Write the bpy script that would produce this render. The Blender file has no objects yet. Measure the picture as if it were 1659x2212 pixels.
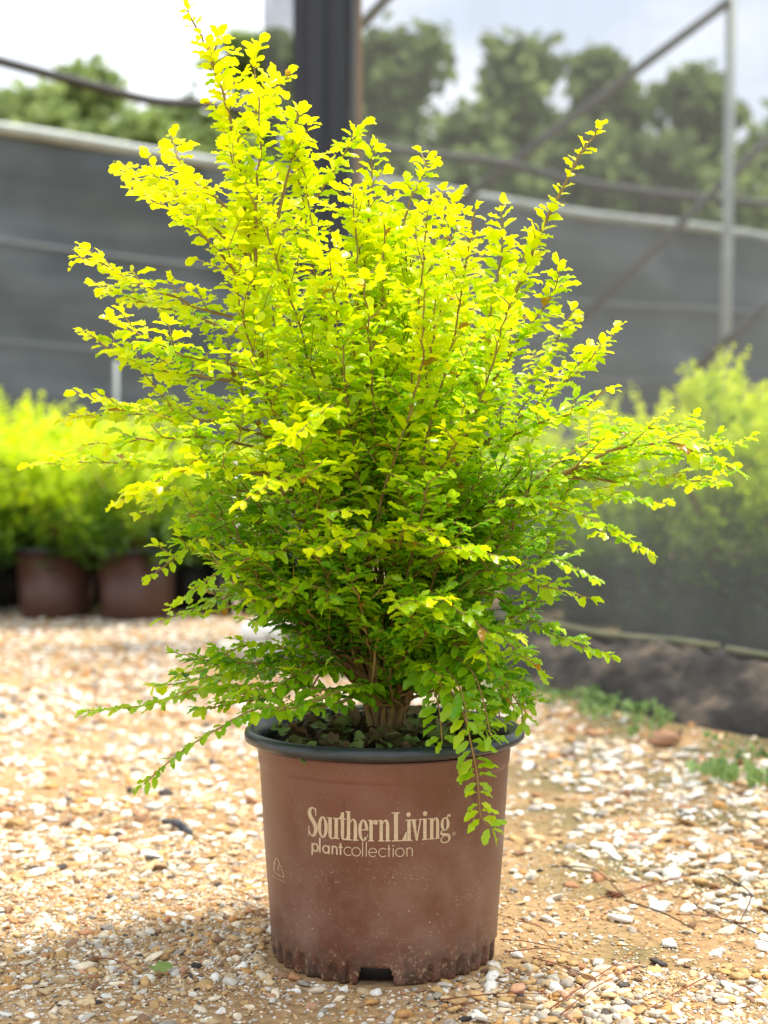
import bpy, math, random
import numpy as np
from mathutils import Vector, Matrix, noise as mnoise
R = math.radians
random.seed(7); rng = np.random.default_rng(7)
sc = bpy.context.scene
COL = sc.collection

# ------------------------------------------------------------------ camera, sky, sun, exposure
CAMH, PITCH, FPX = 0.645, R(1.2), 3200.0      # FPX: focal length in pixels of a 1659 x 2212 picture
cd = bpy.data.cameras.new('camera'); cam = bpy.data.objects.new('camera', cd); COL.objects.link(cam)
cam.location = (0, 0, CAMH); cam.rotation_euler = (R(90) - PITCH, 0, 0)
cd.sensor_fit = 'VERTICAL'; cd.sensor_height = 36.0; cd.lens = 36.0 * FPX / 2212
cd.clip_start = 0.05; cd.clip_end = 2000
cd.dof.use_dof = True; cd.dof.focus_distance = 1.90; cd.dof.aperture_fstop = cd.lens / 15.5; cd.dof.aperture_blades = 0
sc.camera = cam

SUN_EL, SUN_AZ = R(68), R(62)                 # azimuth clockwise from +Y: behind the shrub, to the right
w = bpy.data.worlds.new('World'); sc.world = w; w.use_nodes = True
nt = w.node_tree; nt.nodes.clear()
out = nt.nodes.new('ShaderNodeOutputWorld'); bg = nt.nodes.new('ShaderNodeBackground'); bg.inputs[1].default_value = 0.12
sky = nt.nodes.new('ShaderNodeTexSky'); sky.sky_type = 'NISHITA'; sky.sun_disc = False
sky.sun_elevation = SUN_EL; sky.sun_rotation = SUN_AZ; sky.dust_density = 3.0; sky.air_density = 1.0
tc = nt.nodes.new('ShaderNodeTexCoord'); mp = nt.nodes.new('ShaderNodeMapping'); mp.inputs['Scale'].default_value = (1, 1, 2.6)
nz = nt.nodes.new('ShaderNodeTexNoise'); nz.inputs['Scale'].default_value = 3.2; nz.inputs['Detail'].default_value = 6; nz.inputs['Roughness'].default_value = 0.55
rp = nt.nodes.new('ShaderNodeValToRGB'); rp.color_ramp.elements[0].position = 0.40; rp.color_ramp.elements[1].position = 0.60
rp.color_ramp.elements[0].color = (0.42, 0.42, 0.42, 1)
mx = nt.nodes.new('ShaderNodeMix'); mx.data_type = 'RGBA'; mx.inputs[7].default_value = (7.6, 7.9, 8.3, 1)
nt.links.new(tc.outputs['Generated'], mp.inputs[0]); nt.links.new(mp.outputs[0], nz.inputs[0]); nt.links.new(nz.outputs[0], rp.inputs[0])
nt.links.new(rp.outputs[0], mx.inputs[0]); nt.links.new(sky.outputs[0], mx.inputs[6])
nt.links.new(mx.outputs[2], bg.inputs[0]); nt.links.new(bg.outputs[0], out.inputs[0])

sl = bpy.data.lights.new('sun', 'SUN'); so = bpy.data.objects.new('sun', sl); COL.objects.link(so)
sl.energy = 3.3; sl.angle = R(9); sl.color = (1.0, 0.93, 0.81)
sd = Vector((math.sin(SUN_AZ) * math.cos(SUN_EL), math.cos(SUN_AZ) * math.cos(SUN_EL), math.sin(SUN_EL)))
so.rotation_euler = sd.to_track_quat('Z', 'Y').to_euler(); so.location = (3, 3, 8)
sc.view_settings.view_transform = 'Standard'; sc.view_settings.look = 'None'
sc.view_settings.exposure = 0.85; sc.view_settings.gamma = 1.0
try:
    sc.cycles.transparent_max_bounces = 16; sc.cycles.max_bounces = 8
except Exception: pass

# ------------------------------------------------------------------ helpers
CP, SP = math.cos(PITCH), math.sin(PITCH)
def P(x, y, d):
    """picture point (1659 x 2212) at forward distance d -> place in the world"""
    a = (x - 829.5) / FPX; b = -(y - 1106) / FPX
    dy = CP + b * SP; dz = -SP + b * CP
    return Vector((a / dy * d, d, CAMH + dz / dy * d))
def ground_at(x, y):
    b = -(y - 1106) / FPX; dy = CP + b * SP; dz = -SP + b * CP
    d = -CAMH * dy / dz
    return P(x, y, d)

def newmesh(name, v, f, mat, parent=None, smooth=True, attr=None, cattr=None):
    me = bpy.data.meshes.new(name)
    if isinstance(v, np.ndarray) and isinstance(f, np.ndarray):
        n = f.shape[1]
        me.vertices.add(len(v)); me.vertices.foreach_set('co', v.astype(np.float32).ravel())
        me.loops.add(f.size); me.loops.foreach_set('vertex_index', f.astype(np.int32).ravel())
        me.polygons.add(len(f)); me.polygons.foreach_set('loop_start', np.arange(0, f.size, n, dtype=np.int32))
        me.update(calc_edges=True)
    else:
        me.from_pydata([tuple(p) for p in v], [], [tuple(q) for q in f]); me.update()
    if smooth: me.polygons.foreach_set('use_smooth', np.ones(len(me.polygons), dtype=bool))
    if attr is not None:
        a = me.attributes.new('tint', 'FLOAT', 'POINT'); a.data.foreach_set('value', np.asarray(attr, np.float32))
    if cattr is not None:
        a = me.attributes.new('tone', 'FLOAT_COLOR', 'POINT'); a.data.foreach_set('color', np.asarray(cattr, np.float32).ravel())
    me.materials.append(mat)
    o = bpy.data.objects.new(name, me); COL.objects.link(o)
    if parent: o.parent = parent
    return o
def thing(name, label, cat, loc=(0, 0, 0), group=None, rz=0):
    o = bpy.data.objects.new(name, None); COL.objects.link(o); o.location = loc; o.rotation_euler[2] = rz
    o.empty_display_size = 0.1
    return tag(o, label, cat, group)
def tag(o, label=None, cat=None, group=None, kind=None):
    if label: o['label'] = label
    if cat: o['category'] = cat
    if group: o['group'] = group
    if kind: o['kind'] = kind
    return o
class MB:
    def __init__(s): s.v = []; s.f = []
    def add(s, v, f):
        n = len(s.v); s.v += [tuple(p) for p in v]; s.f += [tuple(i + n for i in q) for q in f]
    def box(s, c, size, rz=0, jit=0):
        cx, cy, cz = c; a, b, h = [q / 2 for q in size]; pts = []
        for sx, sy, sz in ((-1,-1,-1),(1,-1,-1),(1,1,-1),(-1,1,-1),(-1,-1,1),(1,-1,1),(1,1,1),(-1,1,1)):
            x, y = sx * a, sy * b
            pts.append((cx + x * math.cos(rz) - y * math.sin(rz), cy + x * math.sin(rz) + y * math.cos(rz), cz + sz * h))
        s.add(pts, [(0,3,2,1),(4,5,6,7),(0,1,5,4),(1,2,6,5),(2,3,7,6),(3,0,4,7)])
    def tube(s, pts, rad, n=8, cap=True):
        pts = [Vector(p) for p in pts]; m = len(pts)
        if not hasattr(rad, '__len__'): rad = [rad] * m
        V = []; F = []; prev = None
        for i, p in enumerate(pts):
            t = (pts[min(i + 1, m - 1)] - pts[max(i - 1, 0)])
            if t.length < 1e-9: t = Vector((0, 0, 1))
            t.normalize()
            if prev is None: u = t.orthogonal().normalized()
            else:
                u = prev - t * prev.dot(t)
                u = u.normalized() if u.length > 1e-6 else t.orthogonal().normalized()
            prev = u; b = t.cross(u)
            for k in range(n):
                a = 2 * math.pi * k / n
                V.append(p + (u * math.cos(a) + b * math.sin(a)) * rad[i])
        for i in range(m - 1):
            for k in range(n):
                F.append((i * n + k, i * n + (k + 1) % n, (i + 1) * n + (k + 1) % n, (i + 1) * n + k))
        if cap: F.append(tuple(range(n))[::-1]); F.append(tuple((m - 1) * n + k for k in range(n)))
        s.add(V, F)
    def build(s, name, mat, parent=None, smooth=True):
        return newmesh(name, s.v, s.f, mat, parent, smooth)
def spline(pts, n):
    """Catmull-Rom through the points, n samples"""
    pts = [Vector(p) for p in pts]
    q = [pts[0] * 2 - pts[1]] + pts + [pts[-1] * 2 - pts[-2]]
    segs = len(pts) - 1; res = []
    for i in range(n):
        u = i / (n - 1) * segs; k = min(int(u), segs - 1); t = u - k
        a, b, c, d = q[k], q[k + 1], q[k + 2], q[k + 3]
        res.append(0.5 * ((2 * b) + (c - a) * t + (2 * a - 5 * b + 4 * c - d) * t * t + (3 * b - a - 3 * c + d) * t ** 3))
    return res

# ------------------------------------------------------------------ materials
def mat(name, col=(.5, .5, .5), rough=.6, spec=.5, metal=0, coat=0):
    m = bpy.data.materials.new(name); m.use_nodes = True; b = m.node_tree.nodes['Principled BSDF']
    b.inputs['Base Color'].default_value = (*col, 1); b.inputs['Roughness'].default_value = rough
    b.inputs['Specular IOR Level'].default_value = spec; b.inputs['Metallic'].default_value = metal
    b.inputs['Coat Weight'].default_value = coat
    return m
def N(m, t, **kw):
    n = m.node_tree.nodes.new(t)
    for k, v in kw.items(): setattr(n, k, v)
    return n
def L(m, a, b): m.node_tree.links.new(a, b)
def ramp(m, stops, fac):
    r = N(m, 'ShaderNodeValToRGB'); e = r.color_ramp.elements
    while len(e) < len(stops): e.new(0.5)
    for i, (p, c) in enumerate(stops): e[i].position = p; e[i].color = (*c, 1) if len(c) == 3 else c
    L(m, fac, r.inputs[0]); return r
def noise(m, scale, detail=4, rough=.55, coord='Object', sc3=None):
    t = N(m, 'ShaderNodeTexCoord'); n = N(m, 'ShaderNodeTexNoise')
    n.inputs['Scale'].default_value = scale; n.inputs['Detail'].default_value = detail; n.inputs['Roughness'].default_value = rough
    if sc3:
        mp = N(m, 'ShaderNodeMapping'); mp.inputs['Scale'].default_value = sc3
        L(m, t.outputs[coord], mp.inputs[0]); L(m, mp.outputs[0], n.inputs[0])
    else: L(m, t.outputs[coord], n.inputs[0])
    return n
def bump(m, h, strength=.3, dist=.01):
    b = N(m, 'ShaderNodeBump'); b.inputs['Strength'].default_value = strength; b.inputs['Distance'].default_value = dist
    L(m, h, b.inputs['Height']); L(m, b.outputs[0], m.node_tree.nodes['Principled BSDF'].inputs['Normal']); return b
def varied(name, stops, scale, rough=.7, spec=.3, bstr=0, bdist=.005, sc3=None, detail=5):
    m = mat(name, rough=rough, spec=spec); n = noise(m, scale, detail, sc3=sc3)
    r = ramp(m, stops, n.outputs[0]); L(m, r.outputs[0], m.node_tree.nodes['Principled BSDF'].inputs['Base Color'])
    if bstr: bump(m, n.outputs[0], bstr, bdist)
    return m
def leafmat(name, stops, trans=.45, rough=.38, spec=.5):
    m = bpy.data.materials.new(name); m.use_nodes = True; nt = m.node_tree; b = nt.nodes['Principled BSDF']; o = nt.nodes['Material Output']
    a = N(m, 'ShaderNodeAttribute', attribute_name='tint'); r = ramp(m, stops, a.outputs['Fac'])
    L(m, r.outputs[0], b.inputs['Base Color']); b.inputs['Roughness'].default_value = rough; b.inputs['Specular IOR Level'].default_value = spec
    t = N(m, 'ShaderNodeBsdfTranslucent'); ms = N(m, 'ShaderNodeMixShader'); ms.inputs[0].default_value = trans
    L(m, r.outputs[0], t.inputs[0]); L(m, b.outputs[0], ms.inputs[1]); L(m, t.outputs[0], ms.inputs[2]); L(m, ms.outputs[0], o.inputs[0])
    return m
def netmat(name, col, cover, trans=.35, weave=0.0, var=.08, nscale=3):
    """woven shade cloth: threads that cover part of the area, open holes between"""
    m = bpy.data.materials.new(name); m.use_nodes = True; nt = m.node_tree; b = nt.nodes['Principled BSDF']; o = nt.nodes['Material Output']
    b.inputs['Base Color'].default_value = (*col, 1); b.inputs['Roughness'].default_value = .8; b.inputs['Specular IOR Level'].default_value = .25
    t = N(m, 'ShaderNodeBsdfTranslucent'); t.inputs[0].default_value = (*col, 1)
    m1 = N(m, 'ShaderNodeMixShader'); m1.inputs[0].default_value = trans; L(m, b.outputs[0], m1.inputs[1]); L(m, t.outputs[0], m1.inputs[2])
    tr = N(m, 'ShaderNodeBsdfTransparent'); m2 = N(m, 'ShaderNodeMixShader')
    n = noise(m, nscale, 3, sc3=(1, 1, .35)); mr = N(m, 'ShaderNodeMapRange')
    mr.inputs[1].default_value = .3; mr.inputs[2].default_value = .7; mr.inputs[3].default_value = max(0, cover - var); mr.inputs[4].default_value = min(1, cover + var)
    L(m, n.outputs[0], mr.inputs[0]); L(m, mr.outputs[0], m2.inputs[0]); L(m, tr.outputs[0], m2.inputs[1]); L(m, m1.outputs[0], m2.inputs[2])
    L(m, m2.outputs[0], o.inputs[0]); return m

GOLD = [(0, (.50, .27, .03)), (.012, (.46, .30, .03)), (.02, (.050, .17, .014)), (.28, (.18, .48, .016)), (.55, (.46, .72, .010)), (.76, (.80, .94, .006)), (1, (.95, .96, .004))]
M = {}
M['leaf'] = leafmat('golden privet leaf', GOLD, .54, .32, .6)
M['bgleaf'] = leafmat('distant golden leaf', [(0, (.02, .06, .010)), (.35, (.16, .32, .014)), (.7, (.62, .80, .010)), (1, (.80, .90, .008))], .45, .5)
M['treeleaf'] = leafmat('tree leaf', [(0, (.12, .17, .065)), (.5, (.24, .33, .11)), (1, (.48, .60, .22))], .5, .6, .3)
M['weedleaf'] = leafmat('weed leaf', [(0, (.10, .19, .05)), (1, (.36, .52, .18))], .35, .5)
M['litter'] = leafmat('fallen leaf', [(0, (.07, .04, .02)), (.35, (.20, .13, .06)), (.6, (.19, .22, .06)), (1, (.24, .36, .09))], .15, .6, .3)
M['stem'] = varied('young stem bark', [(.3, (.20, .11, .04)), (.7, (.34, .24, .08))], 40, .6, .3, .2, .001)
M['twig'] = varied('green brown twig', [(.3, (.30, .16, .05)), (.7, (.42, .36, .08))], 30, .55, .3)
M['wood'] = varied('raw timber', [(.3, (.30, .17, .08)), (.7, (.50, .32, .17))], 6, .75, .2, .3, .004, (6, 6, .5))
M['oldwood'] = varied('weathered timber', [(.25, (.05, .042, .035)), (.55, (.16, .14, .12)), (.8, (.26, .23, .19))], 7, .85, .2, .6, .01, (1, 1, 4))
M['bark'] = varied('tree bark', [(.3, (.06, .045, .03)), (.7, (.16, .12, .09))], 3, .9, .1, .4, .03)
M['steel'] = varied('galvanised pipe', [(.3, (.26, .31, .30)), (.7, (.38, .44, .42))], 5, .45, .5)
M['steel_dark'] = varied('dull steel pipe', [(.3, (.05, .055, .055)), (.7, (.10, .105, .105))], 5, .5, .5)
M['seam'] = varied('cloth seam tape', [(.3, (.10, .125, .135)), (.7, (.16, .185, .195))], 3, .7, .2)
M['cable'] = mat('black cable', (.025, .027, .03), .6)
M['white'] = varied('white plastic', [(.3, (.75, .76, .76)), (.7, (.86, .86, .84))], 8, .4, .4)
M['rim'] = varied('black rim plastic', [(.35, (.018, .026, .030)), (.7, (.035, .048, .054))], 25, .30, .55, .1, .001)
M['soil'] = varied('potting bark soil', [(.3, (.010, .008, .007)), (.6, (.035, .025, .018)), (.8, (.09, .06, .04))], 60, .9, .2, 1, .01)
M['ink'] = varied('cream print', [(.3, (.50, .39, .25)), (.6, (.60, .48, .32))], 120, .5, .3)
M['ink_thin'] = varied('faded cream print', [(.3, (.44, .33, .21)), (.6, (.54, .42, .27))], 120, .5, .3)
M['net_near'] = netmat('grey knitted shade cloth', (.19, .202, .205), .35, .5, var=.06, nscale=2)
M['net_dark'] = netmat('black folded shade cloth', (.062, .072, .088), .97, .15, var=.03, nscale=9)
M['net_flap'] = netmat('loose shade cloth edge', (.12, .13, .14), .58, .5, var=.15, nscale=5)
M['dirt_fabric'] = varied('dirty ground fabric', [(.32, (.012, .012, .012)), (.52, (.040, .036, .031)), (.62, (.095, .078, .060)), (.75, (.24, .17, .12))], 6, .8, .3, .8, .02, (1, 1, 2))
M['batten'] = varied('mossy pale batten', [(.3, (.10, .11, .07)), (.7, (.24, .24, .15))], 5, .8, .2)
M['blackpot'] = mat('black pot plastic', (.012, .011, .012), .5)
M['concrete'] = varied('pale concrete', [(.3, (.36, .33, .27)), (.7, (.60, .56, .47))], 9, .85, .2, .4, .006)
M['redrock'] = varied('reddish rock', [(.3, (.32, .17, .10)), (.7, (.46, .27, .17))], 20, .85, .2, .5, .006)
M['charcoal'] = varied('dark stick', [(.3, (.03, .035, .045)), (.7, (.13, .13, .14))], 30, .8)
M['needle'] = mat('dry pine needle', (.20, .055, .025), .6, .3)
M['twigdry'] = mat('dry twig', (.09, .055, .035), .8, .2)
# far shade cloth wall
m = M['wall'] = mat('dark shade cloth wall', rough=.75, spec=.25)
n1 = noise(m, .8, 3, sc3=(1, 1, 1.6)); r1 = ramp(m, [(.3, (.066, .086, .098)), (.7, (.125, .152, .165))], n1.outputs[0])
n2 = noise(m, 1, 3, sc3=(.25, .25, 6)); r2 = ramp(m, [(.38, (.90, .90, .90)), (.62, (1.12, 1.12, 1.12))], n2.outputs[0])
mm = N(m, 'ShaderNodeMix', data_type='RGBA', blend_type='MULTIPLY'); mm.inputs[0].default_value = 1
L(m, r1.outputs[0], mm.inputs[6]); L(m, r2.outputs[0], mm.inputs[7]); L(m, mm.outputs[2], m.node_tree.nodes['Principled BSDF'].inputs['Base Color'])
# brown pot plastic with dust specks, scuffs and a dirt band
def potmat(name, c1, c2, dirty):
    m = mat(name, rough=.42, spec=.45); B = m.node_tree.nodes['Principled BSDF']
    n = noise(m, 7, 4); r = ramp(m, [(.35, c1), (.65, c2)], n.outputs[0]); cur = r.outputs[0]
    def over(cur, fac, col):
        x = N(m, 'ShaderNodeMix', data_type='RGBA'); L(m, fac, x.inputs[0]); L(m, cur, x.inputs[6]); x.inputs[7].default_value = (*col, 1); return x.outputs[2]
    if dirty:
        t = N(m, 'ShaderNodeTexCoord'); sep = N(m, 'ShaderNodeSeparateXYZ'); L(m, t.outputs['Object'], sep.inputs[0])
        def mth(op, a, b=None):
            q = N(m, 'ShaderNodeMath', operation=op, use_clamp=True)
            for i, v in enumerate((a, b)):
                if v is None: continue
                if isinstance(v, (int, float)): q.inputs[i].default_value = v
                else: L(m, v, q.inputs[i])
            return q.outputs[0]
        # film of dust, more of it low down and to the right
        d = noise(m, 14, 6, .65); dr = ramp(m, [(.42, (.03, .03, .03)), (.70, (.75, .75, .75))], d.outputs[0])
        zr = N(m, 'ShaderNodeMapRange'); zr.inputs[1].default_value = .26; zr.inputs[2].default_value = .04; zr.inputs[3].default_value = .25; zr.inputs[4].default_value = 1; L(m, sep.outputs[2], zr.inputs[0])
        cur = over(cur, mth('MULTIPLY', dr.outputs[0], zr.outputs[0]), (.27, .17, .125))
        # fine light specks of two sizes
        for s, th, colr, k in ((230, .34, (.50, .40, .31), .75), (520, .30, (.42, .32, .25), .5), (95, .16, (.62, .52, .38), .9)):
            v = N(m, 'ShaderNodeTexVoronoi'); v.inputs['Scale'].default_value = s; L(m, t.outputs['Object'], v.inputs[0])
            g = noise(m, s * .10, 5, .7); gr = ramp(m, [(.47, (0, 0, 0)), (.62, (1, 1, 1))], g.outputs[0])
            vr = ramp(m, [(th * .45, (k, k, k)), (th * .75, (0, 0, 0))], v.outputs[0])
            cur = over(cur, mth('MULTIPLY', mth('MULTIPLY', vr.outputs[0], gr.outputs[0]), zr.outputs[0]), colr)
        # dark scratches, upright
        s_ = noise(m, 110, 2, sc3=(1, 1, .06)); g = noise(m, 9, 2); gr = ramp(m, [(.53, (0, 0, 0)), (.60, (1, 1, 1))], g.outputs[0])
        sr = ramp(m, [(.66, (0, 0, 0)), (.69, (.6, .6, .6))], s_.outputs[0])
        cur = over(cur, mth('MULTIPLY', sr.outputs[0], gr.outputs[0]), (.05, .022, .018))
        # dirt at the foot
        fz = N(m, 'ShaderNodeMapRange'); fz.inputs[1].default_value = .065; fz.inputs[2].default_value = .0; L(m, sep.outputs[2], fz.inputs[0])
        f = noise(m, 55, 5, .7); fr = ramp(m, [(.42, (0, 0, 0)), (.55, (.95, .95, .95))], f.outputs[0])
        cur = over(cur, mth('MULTIPLY', fr.outputs[0], fz.outputs[0]), (.050, .034, .024))
        f2 = noise(m, 130, 3, .6); fr2 = ramp(m, [(.58, (0, 0, 0)), (.67, (.9, .9, .9))], f2.outputs[0])
        cur = over(cur, mth('MULTIPLY', fr2.outputs[0], fz.outputs[0]), (.42, .30, .17))
        rr = ramp(m, [(.3, (.28, .28, .28)), (.7, (.52, .52, .52))], d.outputs[0]); L(m, rr.outputs[0], B.inputs['Roughness'])
        bump(m, f.outputs[0], .12, .001)
    L(m, cur, B.inputs['Base Color']); return m
M['pot'] = potmat('brown pot plastic', (.140, .054, .033), (.162, .065, .040), True)
M['pot_bg'] = potmat('plain brown pot plastic', (.080, .036, .026), (.10, .045, .033), False)  # darker than the big pot's brown: shade painted into the base colour
# ground
m = M['ground'] = mat('sandy gravel ground', rough=.95, spec=.15)
a = noise(m, 1.6, 5); ra = ramp(m, [(.36, (.35, .22, .110)), (.52, (.46, .30, .155)), (.66, (.55, .39, .22))], a.outputs[0])
b = noise(m, 60, 5, .7); rb = ramp(m, [(.35, (.62, .58, .55)), (.55, (1, 1, 1)), (.70, (1.35, 1.35, 1.35))], b.outputs[0])
mm = N(m, 'ShaderNodeMix', data_type='RGBA', blend_type='MULTIPLY'); mm.inputs[0].default_value = 1
L(m, ra.outputs[0], mm.inputs[6]); L(m, rb.outputs[0], mm.inputs[7])
t = N(m, 'ShaderNodeTexCoord'); sep = N(m, 'ShaderNodeSeparateXYZ'); L(m, t.outputs['Object'], sep.inputs[0])
mr = N(m, 'ShaderNodeMapRange'); mr.inputs[1].default_value = .10; mr.inputs[2].default_value = .4; mr.inputs[4].default_value = .9; L(m, sep.outputs[0], mr.inputs[0])
g = noise(m, 3.5, 4); gr = ramp(m, [(.40, (0, 0, 0)), (.55, (1, 1, 1))], g.outputs[0])
mu = N(m, 'ShaderNodeMath', operation='MULTIPLY'); L(m, gr.outputs[0], mu.inputs[0]); L(m, mr.outputs[0], mu.inputs[1])
mo = N(m, 'ShaderNodeMix', data_type='RGBA'); L(m, mu.outputs[0], mo.inputs[0]); L(m, mm.outputs[2], mo.inputs[6]); mo.inputs[7].default_value = (.15, .135, .060, 1)
L(m, mo.outputs[2], m.node_tree.nodes['Principled BSDF'].inputs['Base Color']); bump(m, b.outputs[0], .6, .004)
m = M['pebble'] = mat('gravel stone', rough=.75, spec=.3)
at = N(m, 'ShaderNodeAttribute', attribute_name='tone'); n = noise(m, 170, 4, .6); r = ramp(m, [(.3, (.72, .70, .68)), (.65, (1.1, 1.1, 1.1))], n.outputs[0])
mm = N(m, 'ShaderNodeMix', data_type='RGBA', blend_type='MULTIPLY'); mm.inputs[0].default_value = 1
L(m, at.outputs['Color'], mm.inputs[6]); L(m, r.outputs[0], mm.inputs[7]); L(m, mm.outputs[2], m.node_tree.nodes['Principled BSDF'].inputs['Base Color'])
bump(m, n.outputs[0], .5, .002)

# ------------------------------------------------------------------ ground
def hgt(x, y):
    return .006 * math.sin(2.1 * x + 1.3 * y) + .004 * math.sin(5.3 * x - 3.1 * y + 1)
xs = [-900, -300, -80, -25] + list(np.linspace(-9, 9, 145)) + [25, 80, 300, 900]
ys = [-900, -300, -80, -20, -5] + list(np.linspace(-1, 15, 129)) + [25, 80, 300, 900]
V = [(x, y, (hgt(x, y) - .006 if abs(x) < 9.1 and -1.1 < y < 15.1 else -.006)) for y in ys for x in xs]
# keep it flat where the pot stands
V = [(x, y, (z * min(1, max(0, (math.hypot(x, y - 2.03) - .2) / .3)) if math.hypot(x, y - 2.03) < .5 else z)) for x, y, z in V]
nx = len(xs); F = [(j * nx + i, j * nx + i + 1, (j + 1) * nx + i + 1, (j + 1) * nx + i) for j in range(len(ys) - 1) for i in range(nx - 1)]
tag(newmesh('ground', V, F, M['ground']), kind='structure')
def gz(x, y):
    z = hgt(x, y) - .006; r = math.hypot(x, y - 2.03)
    return z * min(1, max(0, (r - .2) / .3)) if r < .5 else z

# gravel: loose stones of many sizes, far too many to count
t_ = (1 + 5 ** .5) / 2
ico = np.array([(-1,t_,0),(1,t_,0),(-1,-t_,0),(1,-t_,0),(0,-1,t_),(0,1,t_),(0,-1,-t_),(0,1,-t_),(t_,0,-1),(t_,0,1),(-t_,0,-1),(-t_,0,1)]) / math.hypot(1, t_)
icf = np.array([(0,11,5),(0,5,1),(0,1,7),(0,7,10),(0,10,11),(1,5,9),(5,11,4),(11,10,2),(10,7,6),(7,1,8),(3,9,4),(3,4,2),(3,2,6),(3,6,8),(3,8,9),(4,9,5),(2,4,11),(6,2,10),(8,6,7),(9,8,1)])
def subdiv(v, f):
    v = [tuple(p) for p in v]; cache = {}; nf = []
    def mid(a, b):
        k = (min(a, b), max(a, b))
        if k not in cache:
            p = (np.array(v[a]) + np.array(v[b])) / 2; p /= np.linalg.norm(p); cache[k] = len(v); v.append(tuple(p))
        return cache[k]
    for a, b, c in f:
        x, y, z = mid(a, b), mid(b, c), mid(c, a); nf += [(a, x, z), (b, y, x), (c, z, y), (x, y, z)]
    return np.array(v), np.array(nf)
ico2, icf2 = subdiv(ico, icf)
PAL = np.array([(.88,.85,.77),(.82,.70,.52),(.64,.47,.27),(.58,.37,.16),(.60,.32,.11),(.46,.23,.11),(.28,.16,.09),(.42,.37,.31),(.66,.61,.53),(.08,.065,.06),(.66,.37,.22)])
def pebbles(name, n, d0, d1, s0, s1, hi, pw, seed, power=2.0, margin=.25, box=None, zoff=.07, flat=1.0):
    g = np.random.default_rng(seed); X = []; 
    while len(X) < n:
        d = g.uniform(d0, d1); x = g.uniform(-1, 1) * (.27 * d + margin)
        if box and not (box[0] + .06 * g.normal() < x < box[1]): continue
        if g.random() > (.27 * d + margin) / (.27 * d1 + margin): continue
        if math.hypot(x, d - 2.03) < .165: continue
        sand = math.exp(-((x + .12) / .28) ** 2 - ((d - 1.72) / .17) ** 2)
        patch = mnoise.noise(Vector((x * 2.2, d * 1.5, 3.7)))
        if g.random() < .78 * sand: continue
        if not box and x < .12 and mnoise.noise(Vector((x * 3.1, d * 2.0, 9.2))) > .16 and g.random() < .6: continue
        if x > .12 and d > 1.95 and g.random() < (.80 if patch > .05 else .35): continue
        if box and patch > .32: continue
        # keep clear of the cloth heap along the net
        if (x - .96) * .87 + (d - 3.7) * .493 > .05: continue
        X.append((x, d))
    X = np.array(X); u = g.random(n) ** power; s = s0 + (s1 - s0) * u
    T, Fc = (ico2, icf2) if hi else (ico, icf)
    nv = len(T); rad = g.uniform(.72, 1.2, (n, nv, 1)); v = T[None] * rad
    # flatten some facets
    ax = g.normal(size=(n, 1, 3)); ax /= np.linalg.norm(ax, axis=2, keepdims=True)
    dd = (v * ax).sum(2, keepdims=True); v = v - ax * np.maximum(dd - .45, 0)
    for lim in (.55, .4, .5, .6):
        ax = g.normal(size=(n, 1, 3)); ax /= np.sqrt((ax ** 2).sum(2, keepdims=True)); dd = (v * ax).sum(2, keepdims=True); v = v - ax * np.maximum(dd - lim, 0)
    v = v * np.stack([g.uniform(.75, 1.35, n), g.uniform(.55, 1.0, n), g.uniform(.28, .62, n) * flat], 1)[:, None] * (s / 2)[:, None, None]
    a = g.uniform(0, 6.28, n); tl = g.normal(0, .22, n); ca, sa = np.cos(a), np.sin(a)
    x, y, z = v[..., 0], v[..., 1], v[..., 2]
    z2 = z * np.cos(tl)[:, None] + x * np.sin(tl)[:, None]; x2 = x * np.cos(tl)[:, None] - z * np.sin(tl)[:, None]
    gzv = np.array([gz(p[0], p[1]) for p in X])
    v = np.stack([x2 * ca[:, None] - y * sa[:, None] + X[:, :1], x2 * sa[:, None] + y * ca[:, None] + X[:, 1:2], z2 + (gzv + s * zoff)[:, None]], 2)
    f = (Fc[None] + (np.arange(n) * nv)[:, None, None]).reshape(-1, 3)
    idx = g.choice(len(PAL), n, p=np.array(pw) / sum(pw)); c = PAL[idx] * g.uniform(.8, 1.12, (n, 1))
    c = np.concatenate([c, np.ones((n, 1))], 1).clip(0, 1)
    return v.reshape(-1, 3), f, np.repeat(c, nv, 0)
def merge_pebbles(sets):
    v = []; f = []; c = []; k = 0
    for a, b, d in sets: v.append(a); f.append(b + k); c.append(d); k += len(a)
    return np.concatenate(v), np.concatenate(f), np.concatenate(c)
w_near = [4, 6, 7, 6, 2, 1.6, 2, 3, 3, .8, .9]; w_far = [8, 7, 6, 3, 1.5, 1.2, 1.2, 2, 3, .8, .7]
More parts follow.
